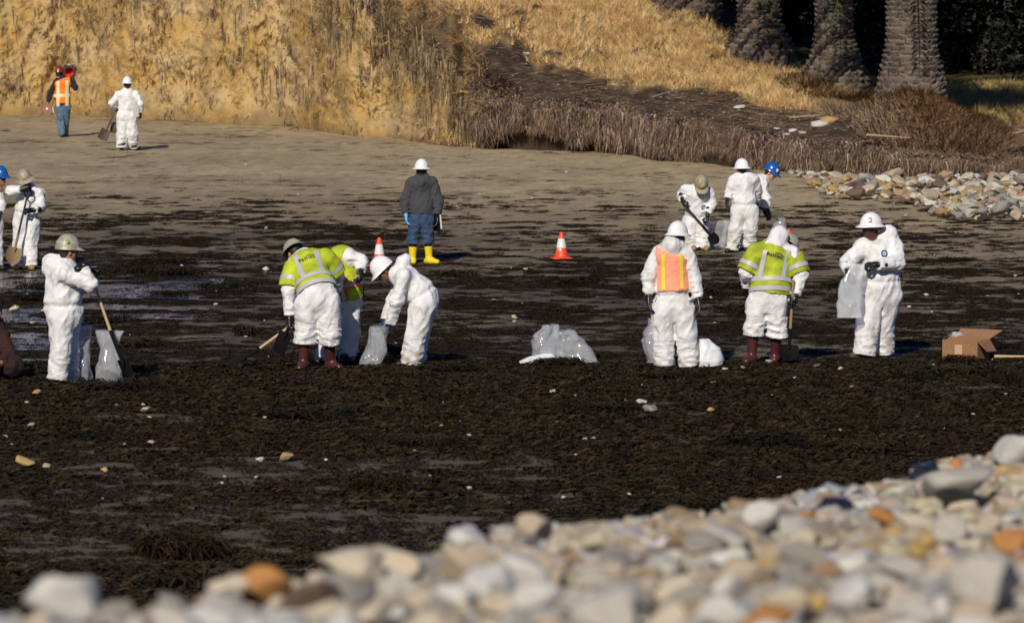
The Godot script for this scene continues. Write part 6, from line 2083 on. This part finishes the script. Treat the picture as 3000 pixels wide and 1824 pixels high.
	sack("clear bag gathered at the hand of the man in the blue hard hat", [[spot(2282, 705, -b.z - 0.3), 0.1, 0.1, 0], [spot(2284, 672, -b.z - 0.3), 0.14, 0.12, 0.2], [spot(2290, 640, -b.z - 0.3), 0.08, 0.09, 0.3]], "film_clear", {"crumple": 0.03})
	shovel("muddy shovel held level by the man in the blue hard hat", spot(2212, 600, -b.z - 0.1), spot(2300, 650, -b.z - 0.3), Vector3(0.2, 1, 0.4), "handle_dark", "blade_mud", {"blade": 0.3, "width": 0.13})
	# the big man with a bag
	b = ground_px(2562, 1046, 0.0)
	j = J(b, {"hd": [2550, 668, 0.05], "nk": [2570, 716], "uc": [2574, 754], "wa": [2576, 822], "pv": [2575, 850], "shL": [2530, 722, 0.06], "elL": [2484, 768, 0.16], "haL": [2484, 790, 0.3], "shR": [2622, 722], "elR": [2630, 770, 0.16], "haR": [2576, 774, 0.34], "hipL": [2552, 868, 0.04], "knL": [2545, 950, 0.1], "anL": [2533, 1034, 0.14], "hipR": [2602, 866], "knR": [2586, 950, -0.06], "anR": [2588, 1028, -0.14]})
	worker("big man in white coverall and white hat walking left, gathering a clear bag", b, j, {"group": W, "face": Vector3(-1, -0.08, 0.4), "skin": "skin_dark", "hat": ["full", "hat_white"], "stickers": [[-0.5, 0.05, 0.022, "sticker_grey"], [1.0, 0.15, 0.022, "sticker_grey"]], "hat_tip": 0.0, "fat": 1.36, "depth": 1.08, "leg": 1.22, "arm": 1.15, "hood": [L(b, 2590, 694, -0.02), L(b, 2606, 682, -0.05), L(b, 2614, 692, -0.06)], "hood_r": [0.08, 0.085, 0.06], "grip": [1, 1], "boots": "boot_brown", "toeL": Vector3(-1, 0, 0.35), "toeR": Vector3(-1, 0, 0.3), "handL": Vector3(0.05, -0.8, 0.5), "handR": Vector3(-1, 0, 0.1), "palm": [Vector3(1, 0, 0.3), Vector3(0, -0.8, -0.4)], "emblem": [0.03, 1.16, 0.045]})
	sack("clear bag hanging from the black gloves of the big man", [[spot(2490, 930, -b.z - 0.42), 0.16, 0.05, 0], [spot(2488, 880, -b.z - 0.42), 0.17, 0.07, 0.1], [spot(2498, 820, -b.z - 0.42), 0.14, 0.06, 0.1], [spot(2512, 772, -b.z - 0.4), 0.1, 0.04, 0.2]], "film_milky", {"crumple": 0.02})
	# on the sand
	b = ground_px(1600, 1066, 0.0)
	sack("white plastic bag end lying flat at the left of the grounded bags", [[spot(1575, 1066, -b.z - 0.2), 0.24, 0.12, 0], [spot(1575, 1056, -b.z - 0.2), 0.23, 0.12, 0.1], [spot(1590, 1044, -b.z - 0.2), 0.16, 0.1, 0.1], [spot(1605, 1036, -b.z - 0.2), 0.07, 0.05, 0.0]], "film_white", {"closed": true, "crumple": 0.02})
	sack("clear plastic bag standing up crumpled on the seaweed", [[spot(1612, 1064, -b.z - 0.05), 0.24, 0.18, 0], [spot(1608, 1025, -b.z), 0.2, 0.16, 0.1], [spot(1603, 985, -b.z), 0.18, 0.13, 0.3], [spot(1608, 948, -b.z), 0.11, 0.07, 0.5]], "film_clear", {"closed": true, "crumple": 0.04})
	sack("clear plastic bag slumped to the right of the standing crumpled one", [[spot(1690, 1068, -b.z), 0.27, 0.17, 0], [spot(1684, 1040, -b.z), 0.25, 0.17, 0.1], [spot(1670, 1000, -b.z), 0.19, 0.14, 0.2], [spot(1654, 968, -b.z), 0.13, 0.09, 0.4]], "film_clear", {"closed": true, "crumple": 0.045, "filled": [0.17, 0.08, 25]})
	cone(ground_px(1645, 757, 0.0), Basis(Vector3.UP, 0.2), 0.46, "orange cone with white band and small label, alone on the central sand", true)
	cone(ground_px(1111, 778, 0.0), Basis(Vector3.UP, 0.7), 0.48, "orange traffic cone just behind the hat of the bending man", true)
	cone(ground_px(2311, 752, 0.0), Basis(Vector3.UP, 1.1), 0.48, "orange traffic cone whose tip shows behind the second lime shirt man", true)
	cardboard_box()
	# the oily rubbish caught on the crest of the foreground bank
	for s in [[2450, 1462, 0.13, "black oily plastic caught among the stones on the crest of the bank"], [2570, 1400, 0.12, "dark bluish film snagged on the stones near the right end of the crest"], [2710, 1395, 0.1, "scrap of oily black film at the right end of the crest"]]:
		var ratio := tan(0.08637 + atan((s[1] - 912.0) / F_PX))
		var d: float = 0.5 / (ratio - 0.1) + 0.3
		var p := at_px(s[0], d, berm((s[0] - 1500.0) / F_PX * d, d))
		sack(s[3], [[p, s[2], 0.06, 0], [p + Vector3(0.02, 0.05, 0), s[2] * 0.8, 0.06, 0.4], [p + Vector3(0.0, 0.1, 0), s[2] * 0.4, 0.03, 0.8]], "film_black", {"closed": true, "crumple": 0.03, "group": "oily rubbish on the foreground bank"})
